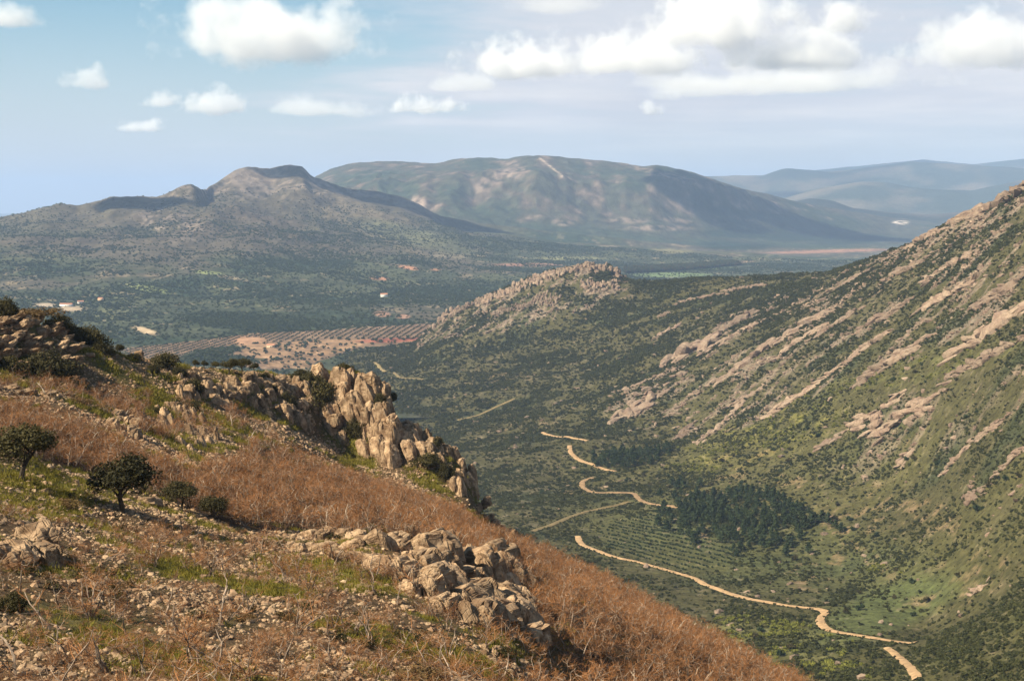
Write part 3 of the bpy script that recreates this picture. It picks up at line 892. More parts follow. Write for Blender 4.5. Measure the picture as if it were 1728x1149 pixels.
# ------------------------------------------------------------------ mesh makers
class MB:
    def __init__(s):
        s.v = []; s.f = []; s.m = []; s.n = 0

    def add(s, v, f, m=0):
        s.v.append(np.asarray(v, float)); f = np.asarray(f, int) + s.n
        s.f.append(f); s.m.append(np.full(len(f), m)); s.n += len(v)

    def mesh(s, name, mats, smooth=False):
        me = mesh_from(name, np.concatenate(s.v), np.concatenate(s.f))
        for m in mats:
            me.materials.append(m)
        me.polygons.foreach_set('material_index', np.concatenate(s.m).astype(np.int32))
        if not smooth:
            me.polygons.foreach_set('use_smooth', np.zeros(len(me.polygons), bool))
        return me


def tube(mb, pts, rads, k=5, m=0):
    pts = np.array(pts, float); n = len(pts)
    d = np.gradient(pts, axis=0); d /= np.linalg.norm(d, axis=1)[:, None] + 1e-9
    ref = np.array([0.31, 0.87, 0.2]); v = []
    for i in range(n):
        a = np.cross(d[i], ref); a /= np.linalg.norm(a); b = np.cross(d[i], a)
        for j in range(k):
            t = 2 * math.pi * j / k
            v.append(pts[i] + rads[i] * (a * math.cos(t) + b * math.sin(t)))
    f = []
    for i in range(n - 1):
        for j in range(k):
            j2 = (j + 1) % k
            f.append((i * k + j, i * k + j2, (i + 1) * k + j2)); f.append((i * k + j, (i + 1) * k + j2, (i + 1) * k + j))
    mb.add(v, f, m)


def branch_path(rng, p, d, L, n, wob, up):
    pts = [p.copy()]
    d = d.copy()
    for i in range(n):
        d = d + np.array([rng.gauss(0, wob), rng.gauss(0, wob), rng.gauss(0, wob) + up])
        d /= np.linalg.norm(d)
        pts.append(pts[-1] + d * L / n)
    return pts, d


def bare_tree(seed, H, lean=0.2, dense=1.0, trunk_r=0.07):
    """returns (trunk+branches MB, twigs MB); multi-branched leafless oak"""
    rng = random.Random(seed)
    tb, tw = MB(), MB()
    nst = rng.choice([1, 1, 2, 3])
    tv = []

    def twig(p, d, L, w):
        d = d / (np.linalg.norm(d) + 1e-9)
        s = np.cross(d, np.array([rng.gauss(0, 1), rng.gauss(0, 1), rng.gauss(0, 1)])); s /= np.linalg.norm(s) + 1e-9
        q = p + d * L * 0.5 + s * L * 0.06 * rng.gauss(0, 1)
        tv.append((p - s * w, p + s * w, q + s * w * 0.8)); tv.append((q - s * w * .8, q + s * w * 0.8, p + d * L))

    for st in range(nst):
        d = np.array([rng.gauss(0, lean), rng.gauss(0, lean), 1.0]); d /= np.linalg.norm(d)
        pts, _ = branch_path(rng, np.array([rng.gauss(0, .12) * (nst > 1), rng.gauss(0, .12) * (nst > 1), -0.2]), d, H * rng.uniform(0.55, 0.75), 7, 0.24, 0.05)
        tube(tb, pts, np.linspace(trunk_r, 0.022, 8), 5)
        for b in range(int(8 * dense)):
            i = rng.randint(2, 7); t = rng.random()
            p = pts[i] * (1 - t) + pts[i - 1] * t
            a = rng.uniform(0, 6.283)
            dd = np.array([math.cos(a), math.sin(a), rng.uniform(-0.15, 0.8)])
            dd /= np.linalg.norm(dd)
            L = H * rng.uniform(0.22, 0.48) * (1.15 - 0.07 * i)
            bp, _ = branch_path(rng, p, dd, L, 4, 0.22, 0.1)
            tube(tb if rng.random() < 0.6 else tw, bp, np.linspace(0.028, 0.011, 5), 3)
            for q in range(int(9 * dense)):
                j = rng.randint(1, 4); u = rng.random()
                pp = bp[j] * (1 - u) + bp[j - 1] * u
                da = (bp[j] - bp[j - 1]); da /= np.linalg.norm(da)
                d3 = da * 0.7 + np.array([rng.gauss(0, .7), rng.gauss(0, .7), rng.gauss(0.12, .6)])
                d3 /= np.linalg.norm(d3)
                L3 = rng.uniform(0.25, 0.7) * H / 4.0
                twig(pp, d3, L3, 0.011)
                for z in range(3):
                    twig(pp + d3 * L3 * rng.uniform(0.3, 0.95), d3 + np.array([rng.gauss(0, .8), rng.gauss(0, .8), rng.gauss(0.1, .7)]), L3 * rng.uniform(0.35, 0.7), 0.009)
    V = np.array(tv).reshape(-1, 3)
    tw.add(V, np.arange(len(V)).reshape(-1, 3), 0)
    return tb, tw


def leaf_cloud(seed, rx, ry, rz, n, leaf, clumps=24, cz=0.0, spread=0.34, mb=None, m=0):
    """many leaf-sized faces gathered in clumps through an ellipsoid"""
    rng = np.random.RandomState(seed)
    mb = mb or MB()
    d = rng.normal(size=(clumps, 3)); d /= np.linalg.norm(d, axis=1)[:, None]
    d[:, 2] = np.where(d[:, 2] < -0.35, -d[:, 2] * 0.4, d[:, 2])
    cc = d * rng.uniform(0.35, 0.85, (clumps, 1))
    sz = rng.uniform(0.6, 1.3, clumps)
    k = rng.choice(clumps, n, p=sz / sz.sum())
    e = rng.normal(size=(n, 3)); e /= np.linalg.norm(e, axis=1)[:, None]
    p = cc[k] + e * (rng.uniform(0.3, 1, (n, 1)) ** 0.5) * spread * sz[k][:, None]
    p = p * np.array([rx, ry, rz]) + np.array([0, 0, cz])
    nn = e + rng.normal(size=(n, 3)) * 0.6; nn /= np.linalg.norm(nn, axis=1)[:, None]
    a = np.cross(nn, rng.normal(size=(n, 3))); a /= np.linalg.norm(a, axis=1)[:, None]
    b = np.cross(nn, a)
    L = leaf * rng.uniform(0.6, 1.4, (n, 1))
    v = np.stack([p - a * L, p + b * L * 0.6, p + a * L, p - b * L * 0.6], 1).reshape(-1, 3)
    f = np.arange(n * 4).reshape(-1, 4)
    f3 = np.concatenate([f[:, [0, 1, 2]], f[:, [0, 2, 3]]])
    mb.add(v, f3, m)
    return mb


ICO = {k: ico(k) for k in (1, 2, 3, 4, 5)}


def rock_shape(seed, sub=2, block=0.55, cuts=9, rough=0.10, crack=0.0, tight=0.0, cells=0):
    rng = np.random.RandomState(seed)
    v, f = ICO[sub]
    v = np.sign(v) * np.abs(v) ** block
    v = v / np.abs(v).max()
    for k in range(cuts):
        d = rng.normal(size=3); d /= np.linalg.norm(d)
        sup = (v @ d).max() * rng.uniform(0.62 + tight, 0.88 + tight * 0.6)
        t = v @ d
        v = np.where((t > sup)[:, None], v - (t - sup)[:, None] * d[None] * 0.96, v)
    for fr, am in ((1.6, 1.0), (3.7, 0.5), (8.0, 0.28)):
        n = noise3d(v + seed * 0.37, fr, seed)
        v = v * (1 + rough * am * n)[:, None]
    if cells:
        sd = rng.uniform(-1, 1, (cells, 3)) * 0.95
        st = np.array([1.0, 0.8, 0.62])
        d = np.linalg.norm((v[:, None] - sd[None]) * st + 0.0, axis=2)
        jj = np.argsort(d, 1)[:, :2]; dd = np.take_along_axis(d, jj, 1)
        ins = rng.uniform(0, 0.24, cells)
        gap = np.exp(-((dd[:, 1] - dd[:, 0]) / 0.035) ** 2)
        v = v * (1 - ins[jj[:, 0]] - 0.10 * gap)[:, None] * np.array([1, 1, 1.0])
    if crack:
        for fr in (2.2, 4.6):
            n = np.abs(noise3d(v * np.array([1.0, 1.0, 0.35]) + seed, fr, seed + 5))
            v = v * (1 - crack * np.exp(-(n / 0.09) ** 2) * np.array([1, 1, 0.3])[None, :].repeat(len(v), 0).T).T
    return v, f


def rock_mesh(name, seed, sub, mat, **k):
    v, f = rock_shape(seed, sub, **k)
    me = mesh_from(name, v, f); me.materials.append(mat)
    me.polygons.foreach_set('use_smooth', np.zeros(len(me.polygons), bool))
    return me


def link(name, me, parent=None, loc=(0, 0, 0), rot=(0, 0, 0), scl=(1, 1, 1)):
    o = bpy.data.objects.new(name, me); COL.objects.link(o)
    o.location = loc; o.rotation_euler = rot; o.scale = scl if not isinstance(scl, (int, float)) else (scl,) * 3
    if parent:
        o.parent = parent
    return o


def tagd(o, label, cat, group=None):
    o['label'] = label; o['category'] = cat
    if group:
        o['group'] = group
    return o


def scatter(name, meshes, pts, rot, scl, idx):
    """ONE object of kind stuff: instances of the meshes on the points"""
    src = bpy.data.collections.new(name + '_kinds')
    for i, m in enumerate(meshes):
        src.objects.link(bpy.data.objects.new('%s_kind_%02d' % (name, i), m))
    n = len(pts)
    me = bpy.data.meshes.new(name); me.vertices.add(n)
    me.vertices.foreach_set('co', np.asarray(pts, np.float32).ravel())
    for nm, ty, arr in (('turn', 'FLOAT_VECTOR', rot), ('size', 'FLOAT_VECTOR', scl)):
        at = me.attributes.new(nm, ty, 'POINT'); at.data.foreach_set('vector', np.asarray(arr, np.float32).ravel())
    at = me.attributes.new('pick', 'INT', 'POINT'); at.data.foreach_set('value', np.asarray(idx, np.int32))
    o = bpy.data.objects.new(name, me); COL.objects.link(o); o['kind'] = 'stuff'
    ng = bpy.data.node_groups.new(name, 'GeometryNodeTree')
    ng.interface.new_socket('Geometry', in_out='INPUT', socket_type='NodeSocketGeometry')
    ng.interface.new_socket('Geometry', in_out='OUTPUT', socket_type='NodeSocketGeometry')
    N = ng.nodes; Lk = ng.links.new
    gi = N.new('NodeGroupInput'); go = N.new('NodeGroupOutput')
    mp = N.new('GeometryNodeMeshToPoints'); ip = N.new('GeometryNodeInstanceOnPoints')
    ci = N.new('GeometryNodeCollectionInfo'); ci.inputs['Collection'].default_value = src
    ci.inputs['Separate Children'].default_value = True; ci.inputs['Reset Children'].default_value = True

    def attr(nm, dt):
        q = N.new('GeometryNodeInputNamedAttribute'); q.data_type = dt; q.inputs['Name'].default_value = nm
        return q.outputs[0]
    Lk(gi.outputs[0], mp.inputs['Mesh']); Lk(mp.outputs[0], ip.inputs['Points'])
    Lk(ci.outputs[0], ip.inputs['Instance']); ip.inputs['Pick Instance'].default_value = True
    Lk(attr('pick', 'INT'), ip.inputs['Instance Index'])
    er = N.new('FunctionNodeEulerToRotation')
    Lk(attr('turn', 'FLOAT_VECTOR'), er.inputs[0])
    Lk(er.outputs[0], ip.inputs['Rotation'])
    Lk(attr('size', 'FLOAT_VECTOR'), ip.inputs['Scale'])
    Lk(ip.outputs[0], go.inputs[0])
    md = o.modifiers.new('scatter', 'NODES'); md.node_group = ng
    return o


def sample(terr, n, r0, r1, a0, a1, seed, mask=None, vis=0.012, pow_=2.0):
    """random ground points in a sector that the camera can see; mask(x,y,px,py,z) gives a keep-chance"""
    rng = np.random.RandomState(seed)
    r = (rng.uniform(r0 ** pow_, r1 ** pow_, n)) ** (1 / pow_); a = rng.uniform(a0, a1, n)
    x, y = r * np.sin(a), r * np.cos(a)
    z = terr.height(x, y)
    if vis is not None:
        q = terr.z / terr.r[:, None]
        cm_ = np.maximum.accumulate(q, 0)
        i = np.clip(np.searchsorted(terr.az, a), 0, len(terr.az) - 1); j = np.clip(np.searchsorted(terr.lr, np.log(r)) - 1, 0, len(terr.lr) - 1)
        ok = z / r >= cm_[j, i] - vis
        x, y, z, r, a = x[ok], y[ok], z[ok], r[ok], a[ok]
    px, py = proj(x, y, z)
    if mask is not None:
        keep = rng.uniform(0, 1, len(x)) < mask(x, y, px, py, z)
        x, y, z, px, py = x[keep], y[keep], z[keep], px[keep], py[keep]
    return x, y, z, px, py


def upright(n, seed, tilt=0.1):
    rng = np.random.RandomState(seed)
    return np.stack([rng.normal(0, tilt, n), rng.normal(0, tilt, n), rng.uniform(0, 6.283, n)], 1)
# ------------------------------------------------------------------ rocks of the near hillside
SLAB = [rock_mesh('rock_slab', 900 + i, 5, M_rock, block=0.38, cuts=12, rough=0.04, crack=0.05, tight=0.06, cells=20) for i in range(7)]
BOUL = [rock_mesh('boulder', 930 + i, 4, M_rock, block=0.5, cuts=12, rough=0.07, crack=0.05, cells=9) for i in range(8)]
STON = [rock_mesh('scree_stone', 960 + i, 1, M_stone, block=0.6, cuts=7, rough=0.15) for i in range(8)]


def at_pixel(terr, px, py, back=0.0):
    g = terr.hit(px, py)
    r = math.hypot(g.x, g.y) + back
    a, sl = pix_dir(px, py)
    return Vector((r * math.sin(a), r * math.cos(a), max(g.z, float(sl) * r) if True else g.z)), r


def outcrop(label, poly, n, w, h, lean, seed, group=None, fill=0, dep=(0.7, 1.3), turn=(-25, 35), grow=None):
    rng = random.Random(seed)
    xs = [p[0] for p in poly]; ys = [p[1] for p in poly]
    cx, cy = sum(xs) / len(xs), sum(ys) / len(ys)
    base, _ = at_pixel(near, cx, cy)
    root = link('rock_outcrop', None, loc=base)
    tagd(root, label, 'rock outcrop', group)
    k = 0; tries = 0
    pts = []
    while k < n and tries < 6000:
        tries += 1
        px, py = rng.uniform(min(xs), max(xs)), rng.uniform(min(ys), max(ys))
        if not bool(inpoly(np.array([px]), np.array([py]), poly)[0]):
            continue
        md = 0.42 * w[0]
        if tries < 3000 and any(abs(px - q[0]) < md and abs(py - q[1]) < md * 1.6 for q in pts):
            continue
        pts.append((px, py))
        p, r = at_pixel(near, px, py)
        s = r / FPX
        if r > 150:
            p = p + Vector((p.x, p.y, p.z)).normalized() * rng.uniform(-1.6, 1.8)
        ww = rng.uniform(*w) * s / 2; hh = rng.uniform(*h) * s / 2; dd = ww * rng.uniform(*dep)
        if grow:
            g_ = 0.7 + 0.75 * (px - grow[0]) / (grow[1] - grow[0]); ww *= g_; hh *= g_; dd *= g_
        sl = link('rock_slab', SLAB[rng.randrange(7)], root, p - base - Vector((0, 0, hh * 0.1)),
                  (R(rng.gauss(0, 8)), R(lean + rng.gauss(0, 7)), R(rng.uniform(*turn))), (ww, dd, hh))
        k += 1
    return root


outcrop('tall cliff of upright split rock slabs at the end of the near ridge', [(505, 668), (532, 642), (590, 634), (636, 650), (660, 680), (690, 728), (685, 780), (620, 770), (575, 750), (545, 700)], 66, (14, 40), (32, 88), -14, 1, turn=(-50, -12))
outcrop('broken rock steps below the tall cliff, above the brown wood', [(690, 725), (735, 735), (750, 760), (790, 775), (805, 825), (760, 822), (700, 790), (680, 750)], 34, (15, 32), (24, 54), -12, 2, turn=(-50, -12))
outcrop('row of pale rock teeth on the crest left of the tall cliff', [(415, 640), (440, 632), (500, 650), (530, 668), (525, 720), (480, 715), (440, 700), (410, 668)], 40, (13, 32), (18, 50), -10, 3, turn=(-50, -10))
outcrop('fanned upright slabs standing alone in the brown wood', [(262, 690), (300, 682), (345, 710), (370, 740), (355, 762), (325, 768), (290, 735), (265, 712)], 24, (11, 17), (34, 62), -18, 4, turn=(-50, -15))
outcrop('rounded knob of rock left of the fanned slabs', [(185, 715), (200, 702), (232, 700), (242, 722), (236, 742), (205, 738)], 16, (18, 30), (20, 38), -8, 5, turn=(-50, -10))
outcrop('dark overhanging ledges of tilted strata at the left edge', [(-30, 535), (40, 530), (90, 548), (115, 575), (135, 600), (130, 625), (60, 620), (0, 615), (-30, 620)], 46, (30, 62), (9, 17), -24, 6, dep=(0.5, 0.9), turn=(-20, 30))
outcrop('low brown ledges under the bushes at the left edge', [(-20, 640), (60, 640), (100, 655), (110, 668), (40, 665), (-20, 660)], 16, (24, 46), (7, 13), -14, 7, dep=(0.5, 0.9))
outcrop('small crag with a dark cleft on the grassy ridge', [(300, 650), (318, 632), (345, 640), (352, 668), (330, 680), (305, 672)], 16, (14, 26), (24, 46), -12, 8, turn=(-50, -10))
outcrop('small pale rocks between the crag and the row of teeth', [(360, 655), (400, 650), (415, 672), (390, 690), (362, 680)], 18, (14, 26), (18, 40), -10, 9, turn=(-50, -10))
outcrop('large pinkish crag with deep cracks rising in the lower foreground', [(625, 925), (660, 908), (700, 903), (745, 920), (790, 935), (830, 945), (868, 985), (890, 1040), (895, 1080), (850, 1075), (790, 1050), (730, 1020), (660, 985), (620, 955)],
        52, (44, 96), (46, 100), -22, 10, dep=(0.6, 1.0), turn=(-55, -10), grow=(620, 890))
outcrop('low pale rocks at the left end of the foreground crag', [(490, 922), (525, 905), (548, 893), (620, 912), (650, 935), (600, 950), (540, 940), (495, 938)], 20, (22, 46), (20, 42), -8, 11, turn=(-20, 50))
outcrop('pale block with black shadowed cleft at the left edge', [(-20, 915), (40, 900), (72, 915), (80, 945), (40, 960), (-20, 950)], 6, (70, 110), (50, 80), -4, 12, dep=(0.6, 0.9), turn=(-50, -20))
outcrop('rubbly shelf at the foot of the foreground crag', [(800, 1085), (860, 1095), (900, 1120), (940, 1150), (880, 1149), (820, 1120)], 20, (16, 34), (14, 28), -10, 13)
outcrop('grey rocks sinking into the wood right of the lower steps', [(800, 850), (822, 840), (835, 870), (860, 890), (880, 905), (850, 905), (815, 880)], 14, (9, 18), (12, 26), -10, 14)

# single boulders
bl = [(195, 678, 26, 24, 'sharp pale boulder casting a black shadow on the grassy slope'),
      (70, 562, 34, 20, 'squarish pale boulder perched on the left ledges'),
      (47, 545, 16, 30, 'upright pale stone at the top of the left ledges'),
      (26, 596, 14, 20, 'bright little block halfway up the dark ledges'),
      (120, 610, 36, 20, 'pale flat boulder at the right foot of the dark ledges'),
      (640, 896, 20, 16, 'small round boulder perched behind the foreground crag'),
      (705, 905, 30, 30, 'smooth domed boulder topping the foreground crag under the bush'),
      (895, 1085, 30, 26, 'round pale boulder at the lower right foot of the foreground crag'),
      (345, 975, 22, 16, 'lone pale stone on the scree below the third small tree'),
      (110, 655, 24, 14, 'pale flat stone below the bushes on the left ridge'),
      (330, 1040, 30, 26, 'round tan boulder among the saplings in the lower foreground'),
      (250, 850, 62, 26, 'broad tan boulder just right of the second oak'),
      (543, 905, 22, 30, 'upright rounded boulder on the low pale rocks'),
      (545, 1065, 24, 18, 'pinkish stone alone on the scree under the crag'),
      (75, 832, 30, 16, 'pale stone in the shade of the leftmost oak'),
      (235, 597, 18, 12, 'small pale stone on the skyline beside the far groves'),
      (680, 1135, 44, 22, 'pale stone beside the brown bush at the bottom edge'),
      (150, 600, 22, 12, 'flat pale stone under the dark skyline bushes')]
rng = random.Random(5)
for (px, py, w, h, lab) in bl:
    p, r = at_pixel(near, px, py); s = r / FPX
    tagd(link('boulder', BOUL[rng.randrange(8)], None, p, (R(rng.gauss(0, 8)), R(rng.gauss(0, 8)), rng.uniform(0, 6.28)), (w * s / 2, w * s / 2 * rng.uniform(.8, 1.1), h * s / 2)), lab, 'boulder')


def scree_mask(x, y, px, py, z):
    n = fbm(x, y, 9, 4, 101); n2 = fbm(x, y, 14, 3, 777)
    m = 0.42 + 0.9 * sstep(-0.15, 0.35, n2) - 0.55 * sstep(0.05, 0.3, n)
    m = m * (1 - 0.93 * wood_mask(px, py))
    m = np.maximum(m, 0.9 * blob(px, py, 180, 880, 190, 45, 8)) * (1 - 0.9 * wood_mask(px, py))
    m = np.where((px < -120) | (px > 1800) | (py > 1300), 0, m)
    m = m * (1 - 0.25 * sstep(150, 260, np.hypot(x, y)))
    return m


x, y, z, px, py = sample(near, 190000, 40, 330, R(-23), R(8), 61, scree_mask, 0.02, 1.5)
n = len(x)
rs = np.random.RandomState(7)
size = (0.06 + 0.24 * rs.uniform(0, 1, n) ** 4 + 0.03) * (0.85 + 0.3 * sstep(80, 250, np.hypot(x, y)) * 1.6)
order = np.argsort(-size / np.hypot(x, y))
big = order[:230]; rest = order[230:]
mask = np.zeros(n, bool); mask[rest] = True
sc = np.stack([size * rs.uniform(0.8, 1.5, n), size * rs.uniform(0.8, 1.3, n), size * rs.uniform(0.5, 0.95, n)], 1)
rt = np.stack([rs.normal(0, .35, n), rs.normal(0, .35, n), rs.uniform(0, 6.28, n)], 1)
scatter('scree', STON, np.stack([x, y, z], 1)[mask], rt[mask], sc[mask], rs.randint(0, 8, mask.sum()))
STON2 = [rock_mesh('loose_stone', 990 + i, 2, M_stone, block=0.6, cuts=8, rough=0.12) for i in range(6)]
for i in big:
    k = rs.uniform(1.2, 2.1)
    o = link('loose_stone', STON2[rs.randint(6)], None, (x[i], y[i], z[i]), tuple(rt[i]), tuple(sc[i] * k))
    tagd(o, 'loose tan stone lying in the scree of the near slope', 'stone', 'larger stones loose in the near scree')
print('scree', mask.sum())

# ------------------------------------------------------------------ trees and bushes of the near hillside
def make_crown_kind(i, mat, n=2600, leaf=0.085, shape=(1, 1, 0.8)):
    me = leaf_cloud(500 + i, shape[0], shape[1], shape[2], n, leaf, 34, 0.0, 0.42).mesh('crown', [mat]); return me


CROWN = [make_crown_kind(i, M_holm, 5200, 0.052) for i in range(5)]
HEATH = [make_crown_kind(20 + i, M_heath, 1500, 0.06) for i in range(2)]


def trunk_mesh(seed, H):
    rng = random.Random(seed); mb = MB()
    pts, d = branch_path(rng, np.array([0, 0, -0.08]), np.array([rng.gauss(0.1, .2), 0, 1.0]), 0.62, 5, 0.2, 0.05)
    tube(mb, pts, np.linspace(0.055, 0.03, 6), 7)
    for k in range(6):
        a = k * 1.05 + rng.random()
        bp, _ = branch_path(rng, pts[-1 - (k % 3)], np.array([math.cos(a), math.sin(a), 0.9]), 0.45, 3, 0.2, 0.05)
        tube(mb, bp, np.linspace(0.026, 0.008, 4), 4)
    return mb.mesh('trunk', [M_darkbark])


TRUNK = [trunk_mesh(40 + i, 1) for i in range(3)]


def oak(px, py, w, h, label, k, crown=0.62, group=None):
    p = near.hit(px, py); r = math.hypot(p.x, p.y); s = r / FPX
    H = h * s * 1.04; Wd = w * s * 1.12
    o = link('evergreen_oak', None, None, p); tagd(o, label, 'tree', group)
    link('trunk', TRUNK[k % 3], o, (0, 0, 0), (0, 0, k * 1.3), (H, H, H))
    link('crown', CROWN[k % 5], o, (0, 0, H * (1 - crown / 2)), (0, 0, k * 2.1), (Wd / 2 / 0.98, Wd / 2 / 0.98, H * crown / 2 / 0.78))
    return o


oak(38, 812, 92, 88, 'leftmost round evergreen oak with bent trunk and long shadow', 0, 0.72)
oak(208, 866, 94, 92, 'large round evergreen oak on a slim dark trunk above the scree', 1, 0.78)
oak(306, 862, 56, 46, 'small flat-crowned evergreen oak right of the large round one', 2, 0.7)
oak(362, 882, 44, 46, 'small scruffy evergreen oak at the edge of the brown wood', 3, 0.75)
for (px, py, w, h, lab) in [(330, 623, 11, 15, 'first of the tiny round trees on the far skyline of the ridge'), (345, 622, 11, 13, 'tiny dark tree second in the row on the ridge skyline'),
                            (364, 622, 14, 14, 'tiny dark tree in the middle of the ridge skyline row'), (387, 632, 26, 25, 'dark skyline tree left of its twin behind the rock teeth'),
                            (410, 629, 26, 23, 'dark skyline tree right of its twin behind the rock teeth'), (430, 628, 16, 16, 'last small tree of the ridge skyline row'),
                            (203, 592, 14, 17, 'lone little tree on the skyline over the groves')]:
    oak(px, py, w, h, lab, px, 0.75)

bushes = [(8, 548, 34, 46, 'dark bush cut by the left edge on the skyline', 0), (60, 530, 70, 26, 'brown heath bush on the skyline at upper left', 1), (95, 566, 46, 34, 'dark bush just right of the top ledges', 0),
          (118, 578, 44, 34, 'dark bush second in the skyline hedge at left', 0), (146, 596, 56, 52, 'biggest dark bush of the skyline hedge at left', 0), (172, 605, 34, 30, 'low dark bush ending the skyline hedge', 0),
          (84, 655, 74, 62, 'big dark bush below the left ledges', 0), (28, 635, 46, 34, 'dull green bush at left edge below the ledges', 0), (226, 612, 24, 18, 'small bush on the crest beside the groves', 0),
          (276, 630, 44, 40, 'dark bush on the crest left of the small crag', 0), (258, 634, 26, 20, 'low bush touching the larger crest bush', 0), (303, 640, 26, 22, 'dark scrub on the crest above the small crag', 0),
          (322, 672, 34, 34, 'dull bush growing in the small crag', 0), (318, 698, 32, 24, 'dark bush behind the fanned slabs', 0), (266, 702, 22, 18, 'little dark bush left of the fanned slabs', 0),
          (130, 685, 44, 18, 'rusty heath cushion on the slope below the left ridge', 1), (445, 642, 20, 14, 'small dark bush on the rock teeth', 0), (510, 648, 40, 24, 'low scrub on the crest before the cliff', 0),
          (540, 694, 58, 62, 'big dark bush filling the gully left of the cliff', 0), (520, 655, 44, 30, 'dark bush on top of the gully by the cliff', 0), (582, 632, 28, 20, 'bush crowning the very top of the cliff', 0),
          (600, 748, 30, 46, 'dark ivy-like bush on the cliff face', 0), (487, 700, 26, 40, 'dark bush in the cleft of the rock teeth', 0), (640, 690, 20, 30, 'bush clinging in the shadowed cliff chimney', 0),
          (738, 762, 20, 30, 'dark bush behind the broken steps', 0), (722, 792, 44, 30, 'bush spread over the broken steps', 0), (752, 815, 30, 36, 'dark bush at the foot of the broken steps', 0),
          (660, 668, 16, 20, 'little bush on the right shoulder of the cliff', 0), (702, 912, 42, 32, 'olive bush behind the domed boulder', 0), (796, 1040, 40, 52, 'olive bush growing in the cracks of the foreground crag', 0),
          (700, 1165, 104, 46, 'broad brown-green bush at the bottom edge', 1), (18, 1040, 46, 40, 'dark bush cut by the left edge lower down', 0), (110, 862, 50, 22, 'brown heath tuft right of the leftmost oak', 1),
          (500, 790, 30, 16, 'small bush at the foot of the gully', 0), (350, 592, 1, 1, '', 0), (875, 985, 22, 28, 'dark bush on the shaded side of the foreground crag', 0), (405, 905, 22, 16, 'little dark bush at the edge of scree and wood', 0),
          (465, 668, 18, 20, 'small dark bush between two rock teeth', 0), (850, 1110, 40, 20, 'green bush below the foreground crag', 0), (520, 720, 30, 24, 'rusty bush left of the cliff foot', 1)]
for i, (px, py, w, h, lab, kind) in enumerate(bushes):
    if not lab:
        continue
    p, r = at_pixel(near, px, py - h * 0.3); s = r / FPX
    p.z = min(p.z, float(near.height(np.array([p.x]), np.array([p.y]))[0]) + h * s * 0.35 + (1.6 if 520 < px < 760 else 0.2))
    o = link('bush', (HEATH if kind else CROWN)[i % (2 if kind else 5)], None, p + Vector((0, 0, h * s * 0.1)), (0, 0, i * 1.7), (w * s / 1.65, w * s / 1.65, h * s / 1.4))
    tagd(o, lab, 'bush')

# bare trees
BT = []
for i in range(7):
    tb, tw = bare_tree(300 + i, 4.0, 0.22, 1.0)
    BT.append((tb.mesh('trunk', [M_bark]), tw.mesh('twigs', [M_twig])))
BTJ = []
for i in range(7):
    tb, tw = bare_tree(300 + i, 4.0, 0.22, 1.0)
    J = MB(); J.add(np.concatenate(tb.v), np.concatenate(tb.f), 0); J.add(np.concatenate(tw.v), np.concatenate(tw.f), 1)
    BTJ.append(J.mesh('bare_oak', [M_bark, M_twig]))
for i in range(3):
    tb, tw = bare_tree(330 + i, 4.4, 0.3, 0.7, 0.1)
    J = MB(); J.add(np.concatenate(tb.v), np.concatenate(tb.f), 0); J.add(np.concatenate(tw.v), np.concatenate(tw.f), 1)
    BTJ.append(J.mesh('bare_oak', [M_palebark, M_twig]))
SAP = []
for i in range(4):
    tb, tw = bare_tree(340 + i, 4.0, 0.35, 0.6, 0.085)
    SAP.append((tb.mesh('trunk', [M_bark]), tw.mesh('twigs', [M_twig])))


def bare(p, k, scl, rz, label, group=None, kinds=None):
    kinds = kinds or BT
    o = link('leafless_oak', None, None, p, (0, 0, rz), scl); tagd(o, label, 'tree', group)
    link('trunk', kinds[k % len(kinds)][0], o); link('twigs', kinds[k % len(kinds)][1], o)
    return o


for (px, py, h, lab) in [(35, 1149, 175, 'leafless tree with pale curved trunk in the bottom left corner'), (112, 1120, 120, 'thin leafless tree right of the corner tree'), (185, 1135, 130, 'leafless tree with white lower trunk near the bottom edge'),
                         (160, 1022, 78, 'crooked dark snag leaning right in the scree'), (245, 1140, 100, 'leafless tree with pale arching branches at the bottom'), (300, 1070, 92, 'slender leafless tree on the scree'),
                         (375, 1015, 90, 'bare sapling standing on the green patch'), (420, 1035, 80, 'bare sapling right of the green patch'), (330, 960, 60, 'thin bare sapling at the upper scree'),
                         (395, 1149, 140, 'leafless tree at the bottom edge left of centre'), (470, 1110, 90, 'bare tree between scree and grass near the bottom'), (85, 780, 36, 'pale forked bare tree behind the leftmost oak'),
                         (160, 845, 44, 'pale leaning bare tree left of the large oak'), (560, 1120, 80, 'thin bare tree under the low pale rocks'), (670, 1020, 80, 'bare tree in front of the foreground crag'), (760, 1110, 90, 'thin bare tree below the foreground crag')]:
    p = near.hit(px, py); s = math.hypot(p.x, p.y) / FPX * h / 4.0
    bare(p, px, s, px * 0.7, lab, None, SAP if py > 1000 else BT)


def sapmask(x, y, px, py, z):
    m = inpoly(px, py, [(30, 1000), (300, 930), (480, 930), (640, 985), (820, 1060), (960, 1120), (980, 1260), (0, 1260), (-50, 1100)]) * 0.5
    return np.maximum(m * (0.5 + fbm(x, y, 12, 2, 91)), inpoly(px, py, [(560, 940), (700, 975), (720, 1010), (560, 975)]) * 1.0)


x, y, z, px, py = sample(near, 1100, 50, 125, R(-21), R(4), 71, sapmask, None)
for i in range(min(110, len(x))):
    bare(Vector((x[i], y[i], z[i])), i, rs.uniform(0.5, 1.0), rs.uniform(0, 6.28), 'thin leafless sapling rising from the stony lower slope', 'saplings dotted over the stony lower slope', SAP if i % 3 == 0 else BT)


